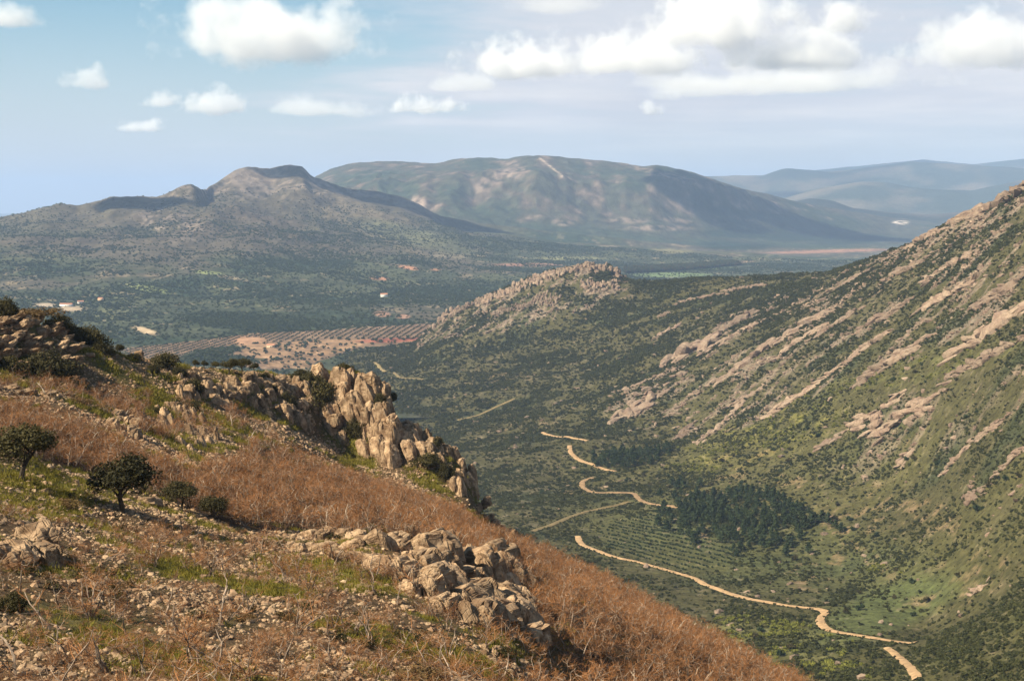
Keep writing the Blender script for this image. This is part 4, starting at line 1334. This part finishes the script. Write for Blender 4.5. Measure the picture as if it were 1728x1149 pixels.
def woodmask(x, y, px, py, z):
    n = fbm(x, y, 18, 3, 95)
    return wood_mask(px, py) * (0.75 + 0.6 * n) * np.where(np.hypot(x, y) < 125, 0.35, 1.0) + 0.3 * inpoly(px, py, [(-60, 660), (100, 672), (180, 700), (260, 745), (480, 740), (400, 700), (200, 665), (-60, 640)])


x, y, z, px, py = sample(near, 14000, 100, 300, R(-23), R(16), 73, woodmask, 0.03)
d = np.hypot(x, y)
order = np.argsort(d); n = len(x)
hs = rs.uniform(0.55, 1.15, n)
inn = (px[order] > 0) & (px[order] < 1728) & (py[order] < 1149)
big = order[inn][:165]; isb = np.zeros(n, bool); isb[big] = True
for i in big:
    bare(Vector((x[i], y[i], z[i])), int(i), hs[i], rs.uniform(0, 6.28), 'leafless rust-brown oak in the front of the dense brown wood', 'bare oaks along the front of the brown wood')
q = ~isb
scatter('bare_oak_wood', BTJ, np.stack([x, y, z], 1)[q], upright(q.sum(), 74, 0.06), np.repeat(hs[q][:, None], 3, 1), rs.choice(10, q.sum(), p=[.124] * 7 + [.044] * 3))
print('wood', n)
x, y, z, px, py = sample(near, 3200, 48, 150, R(-22), R(6), 171, lambda x, y, px, py, z: (0.25 + 0.9 * sstep(-0.1, 0.3, fbm(x, y, 11, 3, 172))) * (px > -60) * (px < 1000) * (py > 860 + 0.1 * px) * (1 - wood_mask(px, py)), 0.03, 1.6)
n = len(x)
scatter('brown_twiggy_brush', BTJ[:7], np.stack([x, y, z], 1), upright(n, 173, 0.2), np.repeat(rs.uniform(0.12, 0.42, n)[:, None], 3, 1) * np.array([1.3, 1.3, 1]), rs.randint(0, 7, n))

# grass tufts, small heath
def tuft(seed, nb=26, h=0.22, spread=0.16):
    rng = np.random.RandomState(seed); mb = MB()
    p = rng.normal(0, spread, (nb, 3)); p[:, 2] = 0
    d = rng.normal(0, 0.35, (nb, 3)); d[:, 2] = 1
    w = rng.normal(0, 1, (nb, 3)); w[:, 2] = 0; w /= np.linalg.norm(w, axis=1)[:, None]
    hh = h * rng.uniform(0.5, 1.3, (nb, 1))
    v = np.stack([p - w * 0.022, p + w * 0.022, p + d * hh], 1).reshape(-1, 3)
    mb.add(v, np.arange(nb * 3).reshape(-1, 3)); return mb.mesh('grass_tuft', [M_grass])


def grassmask(x, y, px, py, z):
    n = fbm(x, y, 9, 5, 101); n3 = fbm(x, y, 22, 3, 103)
    g = sstep(0.02, 0.25, n + 0.5 * n3) * 0.8
    for b in ((40, 830, 120, 40, 10), (860, 1090, 60, 22, 30), (560, 970, 130, 22, 12), (330, 590, 130, 22, 8)):
        g = np.maximum(g, blob(px, py, *b))
    return g * (1 - 0.8 * wood_mask(px, py)) * (px > -80) * (px < 1000)


x, y, z, px, py = sample(near, 90000, 45, 330, R(-23), R(6), 81, grassmask, 0.02, 1.4)
scatter('grass', [tuft(i) for i in range(4)], np.stack([x, y, z], 1), upright(len(x), 82, 0.1), np.repeat((rs.uniform(0.7, 1.5, len(x)) * (1 + 1.0 * sstep(100, 250, np.hypot(x, y))))[:, None], 3, 1), rs.randint(0, 4, len(x)))
lowk = [leaf_cloud(600 + i, 1, 1, 0.7, 260, 0.10, 9, 0.3, 0.4).mesh('low_scrub', [m]) for i, m in enumerate((M_holm, M_heath, M_holm))]
x, y, z, px, py = sample(near, 9000, 50, 330, R(-23), R(8), 83, lambda x, y, px, py, z: sstep(0.1, 0.4, fbm(x, y, 15, 3, 84)) * (1 - 0.7 * wood_mask(px, py)) * 0.6, 0.02, 1.5)
scatter('low_heath_scrub', lowk, np.stack([x, y, z], 1), upright(len(x), 85), np.repeat(rs.uniform(0.25, 0.7, len(x))[:, None], 3, 1), rs.randint(0, 3, len(x)))
# ------------------------------------------------------------------ the opposite hillside: tracks, scrub, rock ribs, pines
M_track = plain_mat('orange_earth', (0.31, 0.195, 0.10), 0.95, 0.25, 0.35)
M_track2 = plain_mat('grassy_track', (0.20, 0.145, 0.065), 0.95, 0.25, 0.35)
TRACKS = []


def track(terr, pts, w, mat, lift=0.5, seed=0, step=3.0):
    g = [terr.hit(*p) for p in pts]
    g = np.array([(v.x, v.y) for v in g])
    # Catmull-Rom through the ground points
    out = []
    for i in range(len(g) - 1):
        p0, p1, p2, p3 = g[max(i - 1, 0)], g[i], g[i + 1], g[min(i + 2, len(g) - 1)]
        n = max(2, int(np.linalg.norm(p2 - p1) / step))
        for k in range(n):
            t = k / n
            out.append(0.5 * ((2 * p1) + (p2 - p0) * t + (2 * p0 - 5 * p1 + 4 * p2 - p3) * t * t + (-p0 + 3 * p1 - 3 * p2 + p3) * t ** 3))
    out.append(g[-1]); c = np.array(out)
    d = np.gradient(c, axis=0); d /= np.linalg.norm(d, axis=1)[:, None] + 1e-9
    nrm = np.stack([-d[:, 1], d[:, 0]], 1)
    K = 5; L = np.arange(len(c)) * step
    co = []
    for k in range(K):
        t = (k / (K - 1) - 0.5)
        e = 0.66 * w * t * (1 + 0.24 * fbm(L, L * 0 + k * 50 + seed, 14, 3, 900 + seed))
        q = c + nrm * e[:, None]
        z = terr.height(q[:, 0], q[:, 1]) + lift - (0.9 * lift if k in (0, K - 1) else 0) * 0.5
        co.append(np.stack([q[:, 0], q[:, 1], z], 1))
    co = np.stack(co, 1).reshape(-1, 3)
    f = [(i * K + k, i * K + k + 1, (i + 1) * K + k + 1, (i + 1) * K + k) for i in range(len(c) - 1) for k in range(K - 1)]
    me = mesh_from('dirt_track', co, f); me.materials.append(mat)
    o = bpy.data.objects.new('dirt_track', me); COL.objects.link(o); o['kind'] = 'structure'
    TRACKS.append(c)
    return o


track(mid, [(975, 905), (984, 920), (1030, 938), (1100, 955), (1160, 972), (1200, 990), (1270, 1012), (1330, 1022), (1380, 1028), (1392, 1034), (1384, 1044), (1388, 1056), (1410, 1066), (1470, 1076), (1546, 1084)], 9, M_track, 0.7, 1)
track(mid, [(1497, 1094), (1512, 1106), (1526, 1118), (1540, 1134), (1548, 1146)], 7, M_track, 1.0, 3)
track(mid, [(961, 752), (965, 766), (987, 780), (1038, 796)], 9, M_track, 0.8, 4)
track(mid, [(1000, 806), (983, 813), (987, 825), (1005, 831), (1062, 832), (1072, 836), (1082, 845), (1110, 852), (1146, 857)], 10, M_track, 0.8, 5)
track(mid, [(897, 897), (935, 884), (975, 868), (1020, 857), (1062, 847)], 9, M_track2, 0.8, 6)
track(mid, [(915, 730), (940, 737), (992, 744)], 9, M_track, 0.9, 7)
track(mid, [(665, 629), (674, 637), (715, 641)], 8, M_track2, 1.1, 8, 6)
track(mid, [(772, 709), (795, 704), (868, 673)], 8, M_track2, 1.1, 9, 6)
track(mid, [(632, 612), (640, 620), (650, 628)], 10, M_track2, 1.1, 10, 6)
TP = np.concatenate(TRACKS)


def off_track(x, y, d=4.2):
    """False on the tracks"""
    cell = set()
    for q in TP:
        for dx in (-1, 0, 1):
            for dy in (-1, 0, 1):
                cell.add((int(q[0] // d) + dx, int(q[1] // d) + dy))
    return np.array([(int(a // d), int(b // d)) not in cell for a, b in zip(x, y)], bool)


def rock_on_mid(x, y, px, py, z):
    cc, sn = math.cos(R(38)), math.sin(R(38))
    u = x * cc + y * sn; v = -x * sn + y * cc
    rib = fbm(u * 0.22, v, 62, 4, 41, ridged=True); brk = fbm(u * 0.5, v, 26, 4, 45)
    zone = inpoly(px, py, [(1728, 340), (1560, 400), (1400, 470), (1250, 520), (1120, 620), (1010, 690), (1100, 760), (1260, 720), (1420, 660), (1600, 580), (1800, 480), (1800, 320)]).astype(float)
    zone = np.maximum(zone, 0.75 * blob(px, py, 1600, 690, 240, 70, -28)); zone = np.maximum(zone, 0.3 * blob(px, py, 1680, 860, 120, 60, -20))
    rk = sstep(0.42, 0.66, rib * 0.8 + 0.8 * brk) * zone
    kn = inpoly(px, py, [(700, 590), (715, 545), (850, 475), (930, 440), (1060, 430), (1070, 500), (960, 530), (860, 560), (760, 570)]).astype(float)
    rk = np.maximum(rk, kn * sstep(-0.05, 0.3, brk))
    top = inpoly(px, py, [(1400, 470), (1530, 415), (1600, 370), (1740, 300), (1740, 352), (1640, 392), (1540, 425)]).astype(float)
    return np.maximum(rk * np.where(kn > 0, 1.0, 0.85), top * sstep(-0.3, 0.2, brk))


PLANT = [(1010, 890), (1100, 862), (1150, 880), (1240, 925), (1230, 955), (1170, 965), (1080, 945), (1020, 925)]
PINES = [(1142, 858), (1185, 836), (1240, 826), (1300, 836), (1350, 858), (1392, 882), (1360, 893), (1300, 893), (1270, 915), (1235, 918), (1200, 892), (1150, 878)]
PINE2 = [(1000, 770), (1060, 762), (1130, 755), (1135, 766), (1100, 785), (1050, 792), (1000, 788)]


def scrubmask(x, y, px, py, z):
    n = fbm(x, y, 120, 5, 201); n2 = fbm(x, y, 40, 3, 210)
    m = 0.18 + 0.95 * sstep(-0.15, 0.25, n + 0.8 * n2)
    m = m * (1 - 0.85 * rock_on_mid(x, y, px, py, z))
    m = m * (1 - 0.72 * blob(px, py, 1490, 1030, 150, 45, -20)) * (1 - 0.5 * blob(px, py, 1320, 960, 200, 60, 5))
    m = m * (1 - inpoly(px, py, PLANT) * 0.92)
    for b in ((1430, 1000, 60, 12, -35), (1500, 955, 50, 12, -30), (1560, 900, 50, 12, -40), (1630, 850, 60, 12, -35), (1700, 800, 60, 12, -30), (1620, 1100, 110, 30, -25), (1300, 1040, 90, 10, 8)):
        m = np.maximum(m, 0.95 * blob(px, py, *b))
    m = m * ((px > -60) & (px < 1800) & (py < 1200))
    return m


bushm = []
for i in range(6):
    bushm.append(leaf_cloud(700 + i, 1, 1, 0.85, 70, 0.36, 6, 0.45, 0.45).mesh('hillside_shrub', [M_scrub]))
x, y, z, px, py = sample(mid, 330000, 620, 3250, R(-7), R(21.5), 91, scrubmask, 0.006, 1.55)
k = off_track(x, y); x, y, z, px, py = x[k], y[k], z[k], px[k], py[k]
n = len(x); print('shrubs', n)
sz = (0.8 + 1.9 * rs.uniform(0, 1, n) ** 2.5) * (0.8 + 0.6 * sstep(1200, 2600, np.hypot(x, y)))
scatter('hillside_scrub', bushm, np.stack([x, y, z - 0.2], 1), upright(n, 92, 0.15), np.stack([sz, sz, sz * rs.uniform(0.6, 1.0, n)], 1), rs.randint(0, 6, n))

# scrub crowding the edges of the tracks
ed = []
for c in TRACKS:
    d = np.gradient(c, axis=0); d /= np.linalg.norm(d, axis=1)[:, None] + 1e-9
    for sd in (-1, 1):
        for rep in range(2):
            kk = rs.uniform(0, 1, len(c)) < 0.6
            e = c[kk] + np.stack([-d[kk, 1], d[kk, 0]], 1) * (sd * rs.uniform(2.6, 6.5, kk.sum()))[:, None] + rs.normal(0, .6, (kk.sum(), 2))
            ed.append(e)
ed = np.concatenate(ed); n = len(ed); sz = rs.uniform(0.5, 1.5, n)
scatter('verge_scrub', bushm, np.stack([ed[:, 0], ed[:, 1], mid.height(ed[:, 0], ed[:, 1]) - .1], 1), upright(n, 192, .1), np.stack([sz, sz, sz * .8], 1), rs.randint(0, 6, n))

yel = [leaf_cloud(720 + i, 1, 1, 0.85, 90, 0.3, 6, 0.45, 0.45).mesh('spring_shrub', [M_bright]) for i in range(3)]


def yelmask(x, y, px, py, z):
    n = fbm(x, y, 40, 3, 220)
    m = blob(px, py, 1320, 1072, 110, 26, 8) + blob(px, py, 1280, 740, 160, 36, -18) * 0.5 + blob(px, py, 1540, 625, 200, 22, -14) * 0.4 + blob(px, py, 1330, 1115, 150, 30, 10) * 0.4 + blob(px, py, 1500, 960, 30, 10, 0)
    return m * sstep(-0.1, 0.3, n)


x, y, z, px, py = sample(mid, 60000, 600, 2300, R(5), R(21.5), 93, yelmask, 0.01, 1.7)
k = off_track(x, y); x, y, z = x[k], y[k], z[k]; n = len(x)
sz = rs.uniform(0.8, 2.2, n)
scatter('yellow_green_scrub', yel, np.stack([x, y, z], 1), upright(n, 94), np.repeat(sz[:, None], 3, 1), rs.randint(0, 3, n))

# small rocks strewn through the ribs
FR = [rock_mesh('hillside_rock', 1100 + i, 1, M_rockfar, block=0.6, cuts=7, rough=0.18) for i in range(6)]


def rkmask(x, y, px, py, z):
    n3 = fbm(x, y, 7, 3, 203); n2 = fbm(x, y, 22, 4, 202)
    return np.maximum(rock_on_mid(x, y, px, py, z) ** 1.5, 0.14 * sstep(0.2, 0.5, n3 + 0.35 * n2)) * (px > 600) * (px < 1800)


x, y, z, px, py = sample(mid, 110000, 650, 3150, R(-6), R(21.5), 95, rkmask, 0.006, 1.8)
k = off_track(x, y); x, y, z = x[k], y[k], z[k]; n = len(x); print('hill rocks', n)
sz = 0.8 + 3.0 * rs.uniform(0, 1, n) ** 3
sc = np.stack([sz * rs.uniform(0.9, 2.2, n), sz * rs.uniform(0.7, 1.2, n), sz * rs.uniform(0.5, 1.0, n)], 1)
rt = np.stack([rs.normal(0, .25, n), rs.normal(0, .25, n), R(38) + rs.normal(0, .5, n)], 1)
scatter('hillside_rubble', FR, np.stack([x, y, z], 1), rt, sc, rs.randint(0, 6, n))

# rock ribs, each an outcrop of its own
FRB = [rock_shape(1150 + i, 2, block=0.5, cuts=9, rough=0.18) for i in range(8)]


def rib(p0, p1, wpx, label, seed, dens=1.0, tall=1.0, flute=False):
    a, b = mid.hit(*p0), mid.hit(*p1)
    rng = random.Random(seed)
    L = (b - a).length; r = math.hypot(a.x, a.y); w = wpx * (1.0 if flute else 1.3) / FPX * r
    n = int(max(9, min(130 if flute else 64, dens * L / max(w, 3) * 4.0)))
    mb = MB(); ang = math.atan2(b.y - a.y, b.x - a.x)
    o_ = a.lerp(b, 0.5)
    for k in range(n):
        t = (k + rng.uniform(0.1, 0.9)) / n
        p = a.lerp(b, t); wi = w * (0.35 + 0.65 * math.sin(math.pi * (0.12 + 0.76 * t))) * rng.uniform(0.7, 1.2)
        off = rng.gauss(0, 0.36) * w
        x, y = p.x - math.sin(ang) * off, p.y + math.cos(ang) * off
        z = float(mid.height(np.array([x]), np.array([y]))[0])
        v, f = FRB[rng.randrange(8)]
        m = Matrix.Rotation(ang + rng.gauss(0, 0.25), 3, 'Z') @ Matrix.Rotation(R(rng.gauss(0, 12)) - math.atan2(b.z - a.z, L) * 0.8, 3, 'Y') @ Matrix.Rotation(R(rng.gauss(0, 14)), 3, 'X')
        S = np.array([L / n * rng.uniform(1.5, 2.8) + 1.0, wi * 0.34, wi * rng.uniform(0.16, 0.34) * tall])
        if flute:
            S = np.array([w * rng.uniform(0.07, 0.15), w * rng.uniform(0.09, 0.16), w * rng.uniform(0.12, 0.30)])
        vv = (v * S) @ np.array(m).T + np.array([x - o_.x, y - o_.y, z - o_.z + S[2] * 0.15])
        mb.add(vv, f)
    o = link('rock_rib', mb.mesh('rock_rib', [M_rockfar]), None, o_)
    tagd(o, label, 'rock outcrop', 'rock ribs on the opposite hillside')


RIBS = [((1042, 712), (1110, 662), 22, 'broad pale slab low on the left of the hillside'), ((1032, 664), (1118, 632), 8, 'thin pale rib left of the boulder at the hillside foot'),
        ((1138, 742), (1172, 712), 12, 'short white-tipped rib ending above the small pine belt'), ((1180, 748), (1262, 668), 10, 'thin broken rib right of the white-tipped one'),
        ((1284, 706), (1420, 618), 15, 'lower half of the longest straight rib'), ((1420, 618), (1505, 556), 15, 'upper half of the longest straight rib'),
        ((1378, 756), (1425, 730), 12, 'small rib at the lower left of the paired slabs'), ((1425, 724), (1520, 672), 16, 'left one of the paired pale slabs mid hillside'),
        ((1455, 735), (1588, 666), 22, 'right, broader one of the paired pale slabs'), ((1440, 655), (1500, 612), 16, 'lower part of the pink rib at mid height'), ((1500, 612), (1572, 566), 24, 'pink bulging head of the rib at mid height'),
        ((1130, 614), (1200, 572), 26, 'thick crag at the lower left of the rib field'), ((1200, 572), (1268, 526), 18, 'crag continuing up from the thick one'), ((1140, 632), (1158, 630), 14, 'lone round pale boulder under the thick crag'),
        ((1596, 606), (1660, 566), 24, 'broad slabs at right, lower end'), ((1660, 566), (1740, 512), 34, 'broad slabs cut by the right edge'), ((1590, 642), (1740, 572), 14, 'long thin rib under the broad slabs at right'),
        ((1205, 648), (1330, 566), 18, 'rib running up through the middle of the field'), ((1330, 566), (1404, 522), 20, 'top of the middle rib'), ((1300, 610), (1398, 548), 14, 'narrow rib beside the middle one'),
        ((1398, 492), (1472, 452), 12, 'rib reaching the saddle near the crest'), ((1488, 474), (1580, 424), 14, 'rib just under the upper crest'), ((1545, 528), (1640, 478), 20, 'blocky rib high on the right'),
        ((1640, 522), (1735, 470), 24, 'high blocky crag cut by the right edge'), ((1516, 790), (1538, 758), 12, 'small white scar low on the slope'), ((1588, 802), (1640, 745), 10, 'thin lower rib right of the white scar'),
        ((1640, 745), (1704, 700), 10, 'thin rib running to the right edge above the scar'), ((1674, 808), (1735, 752), 12, 'lowest rib at the right edge'), ((1628, 838), (1662, 832), 14, 'pale boulder pile low at the right'),
        ((1640, 1000), (1665, 985), 12, 'twin pale boulders near the bottom right'), ((1536, 418), (1600, 380), 18, 'grey crest crag where the far ridge starts'), ((1600, 382), (1668, 352), 22, 'grey crest crag in the middle of the far ridge'),
        ((1664, 350), (1740, 318), 24, 'grey crest crag at the right edge skyline'), ((1140, 512), (1230, 496), 8, 'faint pale line across the saddle, left piece'), ((1215, 492), (1296, 480), 8, 'faint pale line across the saddle, right piece'),
        ((1230, 690), (1290, 650), 9, 'slim rib above the grassy hollow'), ((1180, 600), (1290, 540), 10, 'slim rib above the thick crag'), ((1450, 560), (1540, 505), 16, 'rib between the pink head and the high blocks'),
        ((1370, 575), (1450, 520), 12, 'rib just right of the middle one'), ((1560, 470), (1650, 425), 14, 'rib under the grey crest crags'), ((1100, 575), (1150, 545), 8, 'small rib at the left rim of the field')]
for i, (a_, b_, w_, lab) in enumerate(RIBS):
    rib(a_, b_, w_, lab, 40 + i)
KN = [((718, 560), (760, 536), 26, 'fluted cliff at the low left end of the rocky knoll'), ((760, 536), (810, 508), 26, 'pale fluted cliff second from the left on the knoll'), ((812, 512), (870, 490), 26, 'middle crags of the knoll'),
      ((870, 490), (930, 466), 26, 'crags below the knoll summit on its left'), ((930, 466), (985, 452), 26, 'summit rocks of the knoll, left half'), ((985, 450), (1050, 470), 30, 'summit rocks of the knoll, right half'),
      ((900, 505), (940, 512), 18, 'pale face on the front of the knoll'), ((980, 482), (1045, 486), 22, 'lower band of cliff under the knoll summit'), ((1110, 536), (1130, 528), 12, 'lone pointed rock right of the knoll'),
      ((830, 530), (900, 515), 14, 'low rocks along the front foot of the knoll')]
for i, (a_, b_, w_, lab) in enumerate(KN):
    rib(a_, b_, w_, lab, 140 + i, 5.5, 1.3, True)

# pines
def pine_kind(seed):
    rng = np.random.RandomState(seed); mb = MB()
    for k in range(7):
        t = k / 6.0
        leaf_cloud(seed * 10 + k, 0.30 * (1 - t) + 0.07, 0.30 * (1 - t) + 0.07, 0.09, 46, 0.075, 6, 0.26 + 0.70 * t, 0.6, mb)
    c = mb.mesh('crown', [M_pine]); t = MB(); tube(t, [(0, 0, -0.03), (0.01, 0, 0.4), (0, 0, 0.9)], [0.025, 0.02, 0.006], 5)
    return c, t.mesh('trunk', [M_darkbark])


PK = [pine_kind(60 + i) for i in range(4)]


def pine(p, H, i, label, group):
    o = link('pine_tree', None, None, p, (0, 0, i * 1.9), H); tagd(o, label, 'tree', group)
    link('crown', PK[i % 4][0], o, scl=(1.35, 1.35, 1)); link('trunk', PK[i % 4][1], o)


x, y, z, px, py = sample(mid, 60000, 900, 2100, R(0), R(14), 97, lambda x, y, px, py, z: np.where(inpoly(px, py, PINES) | inpoly(px, py, PINE2), 1.0, 0.10 * blob(px, py, 1255, 880, 150, 52, 8)) * (fbm(x, y, 60, 3, 240) > -0.28), None)
cnt = 0; used = []
for i in range(len(x)):
    if any((x[i] - a) ** 2 + (y[i] - b) ** 2 < 52 for a, b in used):
        continue
    used.append((x[i], y[i]))
    pine(Vector((x[i], y[i], z[i] - 0.2)), rs.uniform(7, 11.5), cnt, 'dark pine in the compact valley pine wood' if py[i] > 800 else 'dark pine in the narrow belt at the foot of the ribs',
         'pines of the valley pine wood' if py[i] > 800 else 'pines of the narrow belt')
    cnt += 1
    if cnt >= 290:
        break
print('pines', cnt)

# dark round trees standing singly over the hillside
RT = [leaf_cloud(760 + i, 1, 1, 0.9, 260, 0.2, 10, 0.6, 0.42).mesh('evergreen_tree', [M_pine if i % 2 else M_holm]) for i in range(4)]
x, y, z, px, py = sample(mid, 2600, 720, 2400, R(0), R(20.5), 98, lambda x, y, px, py, z: (1 - inpoly(px, py, PINES)) * (1 - inpoly(px, py, PLANT)) * sstep(-0.1, 0.3, fbm(x, y, 200, 3, 230)) * (py < 1140) * (px < 1720), 0.004)
k = off_track(x, y); x, y, z = x[k][:260], y[k][:260], z[k][:260]
for i in range(len(x)):
    s = rs.uniform(1.6, 3.4)
    tagd(link('evergreen_tree', RT[i % 4], None, (x[i], y[i], z[i]), (0, 0, i * 1.1), (s, s, s * rs.uniform(0.8, 1.1))), 'single dark round evergreen on the scrubby opposite hillside', 'tree', 'dark evergreens dotted over the opposite hillside')

# rows of planted shrubs beside the track
o0 = mid.hit(1110, 915); dirr = (mid.hit(1180, 935) - mid.hit(1050, 905)); dirr.z = 0; dirr.normalize(); nor = Vector((-dirr.y, dirr.x, 0))
RS = [leaf_cloud(780 + i, 1, 1, 0.8, 90, 0.32, 7, 0.4, 0.42).mesh('planted_shrub', [M_pine]) for i in range(3)]
cnt = 0
rowpts = []
for a_ in range(-52, 53):
    for b_ in range(-24, 25):
        p = o0 + dirr * (a_ * 3.0) + nor * (b_ * 10.0) + Vector((rs.normal(0, .6), rs.normal(0, .6), 0))
        zz = float(mid.height(np.array([p.x]), np.array([p.y]))[0]); qx, qy = proj(p.x, p.y, zz)
        if inpoly(np.array([qx]), np.array([qy]), PLANT + [])[0] and rs.uniform() < 0.85:
            rowpts.append((p.x, p.y, zz))
rowpts.sort(key=lambda q: q[1])
for i, q in enumerate(rowpts[:290]):
    s = rs.uniform(1.0, 1.6)
    tagd(link('planted_shrub', RS[i % 3], None, q, (0, 0, i), (s, s, s)), 'dark shrub planted in a row beside the sandy track', 'shrub', 'shrubs planted in rows beside the track')
if len(rowpts) > 290:
    q = np.array(rowpts[290:]); n = len(q)
    scatter('planted_shrub_rows', RS, q, upright(n, 99), np.repeat(rs.uniform(1.0, 1.6, n)[:, None], 3, 1), rs.randint(0, 3, n))
print('rows', len(rowpts))

# ------------------------------------------------------------------ the plain: olive groves, pasture oaks, woods, houses
OK_ = [leaf_cloud(800 + i, 1, 1, 0.85, 60, 0.4, 6, 0.7, 0.45).mesh('olive_tree', [M_scrubfar]) for i in range(4)]
GROVE = [(205, 590), (330, 576), (430, 563), (560, 557), (720, 546), (765, 556), (715, 573), (600, 572), (500, 574), (430, 580), (330, 592), (300, 612), (230, 606)]
c0 = plain.hit(470, 568); th = R(6)
ax = Vector((math.sin(th), math.cos(th), 0)); bx_ = Vector((math.cos(th), -math.sin(th), 0))
grove = []
for i in range(-70, 71):
    for j in range(-110, 111):
        p = c0 + bx_ * (i * 16.0) + ax * (j * 6.5)
        grove.append((p.x + rs.normal(0, .8), p.y + rs.normal(0, .8)))
grove = np.array(grove); zz = plain.height(grove[:, 0], grove[:, 1]); qx, qy = proj(grove[:, 0], grove[:, 1], zz)
k = inpoly(qx, qy, GROVE) & (rs.uniform(0, 1, len(qx)) < 0.93) & (blob(qx, qy, 425, 576, 26, 7) < 0.5)
grove = grove[k]; zz = zz[k]; o_ = np.argsort(np.hypot(grove[:, 0], grove[:, 1])); print('olives', len(grove))
for i in o_[:290]:
    s = rs.uniform(1.7, 2.4)
    tagd(link('olive_tree', OK_[i % 4], None, (grove[i, 0], grove[i, 1], zz[i]), (0, 0, float(i)), (s, s, s)), 'olive tree in a straight row on the pink earth grove', 'tree', 'olive trees in the rows of the groves')
q = o_[290:]; n = len(q)
scatter('olive_grove_rows', OK_, np.stack([grove[q, 0], grove[q, 1], zz[q]], 1), upright(n, 101), np.repeat(rs.uniform(1.7, 2.4, n)[:, None], 3, 1), rs.randint(0, 4, n))

PAST = [(395, 583), (560, 572), (720, 568), (700, 580), (600, 588), (545, 604), (520, 624), (455, 622), (420, 602)]
x, y, z, px, py = sample(plain, 4000, 2300, 3500, R(-14), R(-2), 103, lambda x, y, px, py, z: inpoly(px, py, PAST).astype(float), None)
for i in range(min(150, len(x))):
    s = rs.uniform(2.8, 5.2)
    tagd(link('pasture_oak', OK_[i % 4], None, (x[i], y[i], z[i]), (0, 0, float(i)), (s, s, s * .85)), 'dark round oak standing on the pink pasture earth', 'tree', 'oaks on the pink pasture')


def farwood(x, y, px, py, z):
    n = fbm(x, y, 500, 5, 301); n2 = fbm(x, y, 110, 4, 302)
    m = 0.10 + 0.6 * sstep(-0.15, 0.2, n + 0.4 * n2)
    m = np.maximum(m, blob(px, py, 430, 543, 130, 15, 3)); m = np.maximum(m, inpoly(px, py, [(300, 602), (330, 590), (400, 582), (415, 588), (380, 600), (450, 605), (400, 620), (300, 615)]) * 1.0)
    m = m * (1 - inpoly(px, py, GROVE)) * (1 - 0.97 * inpoly(px, py, PAST)) * (1 - sstep(-200, -20, z) * 0.75)
    for b in ((120, 521, 26, 5, 0), (75, 515, 20, 4, 0), (245, 558, 22, 5, 15), (648, 500, 10, 4, 0)):
        m = m * (1 - blob(px, py, *b))
    return m * (px > -80) * (px < 1800)


x, y, z, px, py = sample(plain, 240000, 2500, 7300, R(-22), R(16), 105, farwood, 0.004, 1.5)
n = len(x); print('far trees', n)
sz = rs.uniform(1.8, 4.6, n)
scatter('far_oak_scrub', OK_, np.stack([x, y, z - 1.0], 1), upright(n, 106), np.stack([sz * 1.2, sz * 1.2, sz * .8], 1), rs.randint(0, 4, n))
# belt of dark poplars on the plain
x, y, z, px, py = sample(plain, 60000, 5200, 7500, R(3), R(10), 107, lambda x, y, px, py, z: inpoly(px, py, [(1055, 455), (1150, 450), (1240, 443), (1250, 448), (1140, 458), (1055, 462)]).astype(float), None)
n = len(x); sz = rs.uniform(6, 10, n)
scatter('dark_tree_belt', RT, np.stack([x, y, z], 1), upright(n, 108, .05), np.stack([sz * .8, sz * .8, sz * 1.2], 1), rs.randint(0, 4, n))

M_wall = plain_mat('whitewash', (0.72, 0.68, 0.60), 0.8, 0.5, 0.08); M_roof = plain_mat('clay_tiles', (0.36, 0.17, 0.10), 0.85, 0.8, 0.2); M_hole = plain_mat('dark_opening', (0.03, 0.03, 0.035), 0.4)


def house(px, py, L, Wd, H, rz, label, wallm=None):
    p = plain.hit(px, py)
    o = link('farmhouse', None, None, p, (0, 0, R(rz))); tagd(o, label, 'house')
    me = box_mesh('wall', (-L / 2, -Wd / 2, -3), (L / 2, Wd / 2, H)); me.materials.append(wallm or M_wall); link('wall', me, o)
    e = 0.6; h = Wd * 0.28
    v = [(-L / 2 - e, -Wd / 2 - e, H + .02), (L / 2 + e, -Wd / 2 - e, H + .02), (L / 2 + e, Wd / 2 + e, H + .02), (-L / 2 - e, Wd / 2 + e, H + .02), (-L / 2 - e, 0, H + h), (L / 2 + e, 0, H + h)]
    me = bpy.data.meshes.new('roof'); me.from_pydata(v, [], [(0, 1, 5, 4), (2, 3, 4, 5), (0, 4, 3), (1, 2, 5), (3, 2, 1, 0)]); me.materials.append(M_roof); link('roof', me, o)
    dm = box_mesh('door', (-0.7, -0.06, 0), (0.7, 0.06, 2.3)); dm.materials.append(M_hole); link('door', dm, o, (0, -Wd / 2 - .05, 0))
    wm = box_mesh('window', (-0.6, -0.06, -0.6), (0.6, 0.06, 0.6)); wm.materials.append(M_hole)
    for k in (-0.33, 0.33):
        link('window', wm, o, (L * k, -Wd / 2 - .05, H * 0.6))


house(648, 501, 20, 11, 8, 10, 'lone white farmhouse on the dark plain')
house(112, 517, 34, 11, 6, -5, 'long low white farm building at the left of the plain')
house(136, 513, 16, 10, 7, 20, 'smaller white farm building right of the long one')
house(170, 507, 14, 9, 6, -15, 'farmhouse with red roof standing apart behind the farm', plain_mat('ochre_wall', (0.5, 0.33, 0.2), 0.8))
house(457, 586, 16, 9, 5, 0, 'small pale hut between grove and pasture', plain_mat('tan_wall', (0.55, 0.42, 0.27), 0.8))
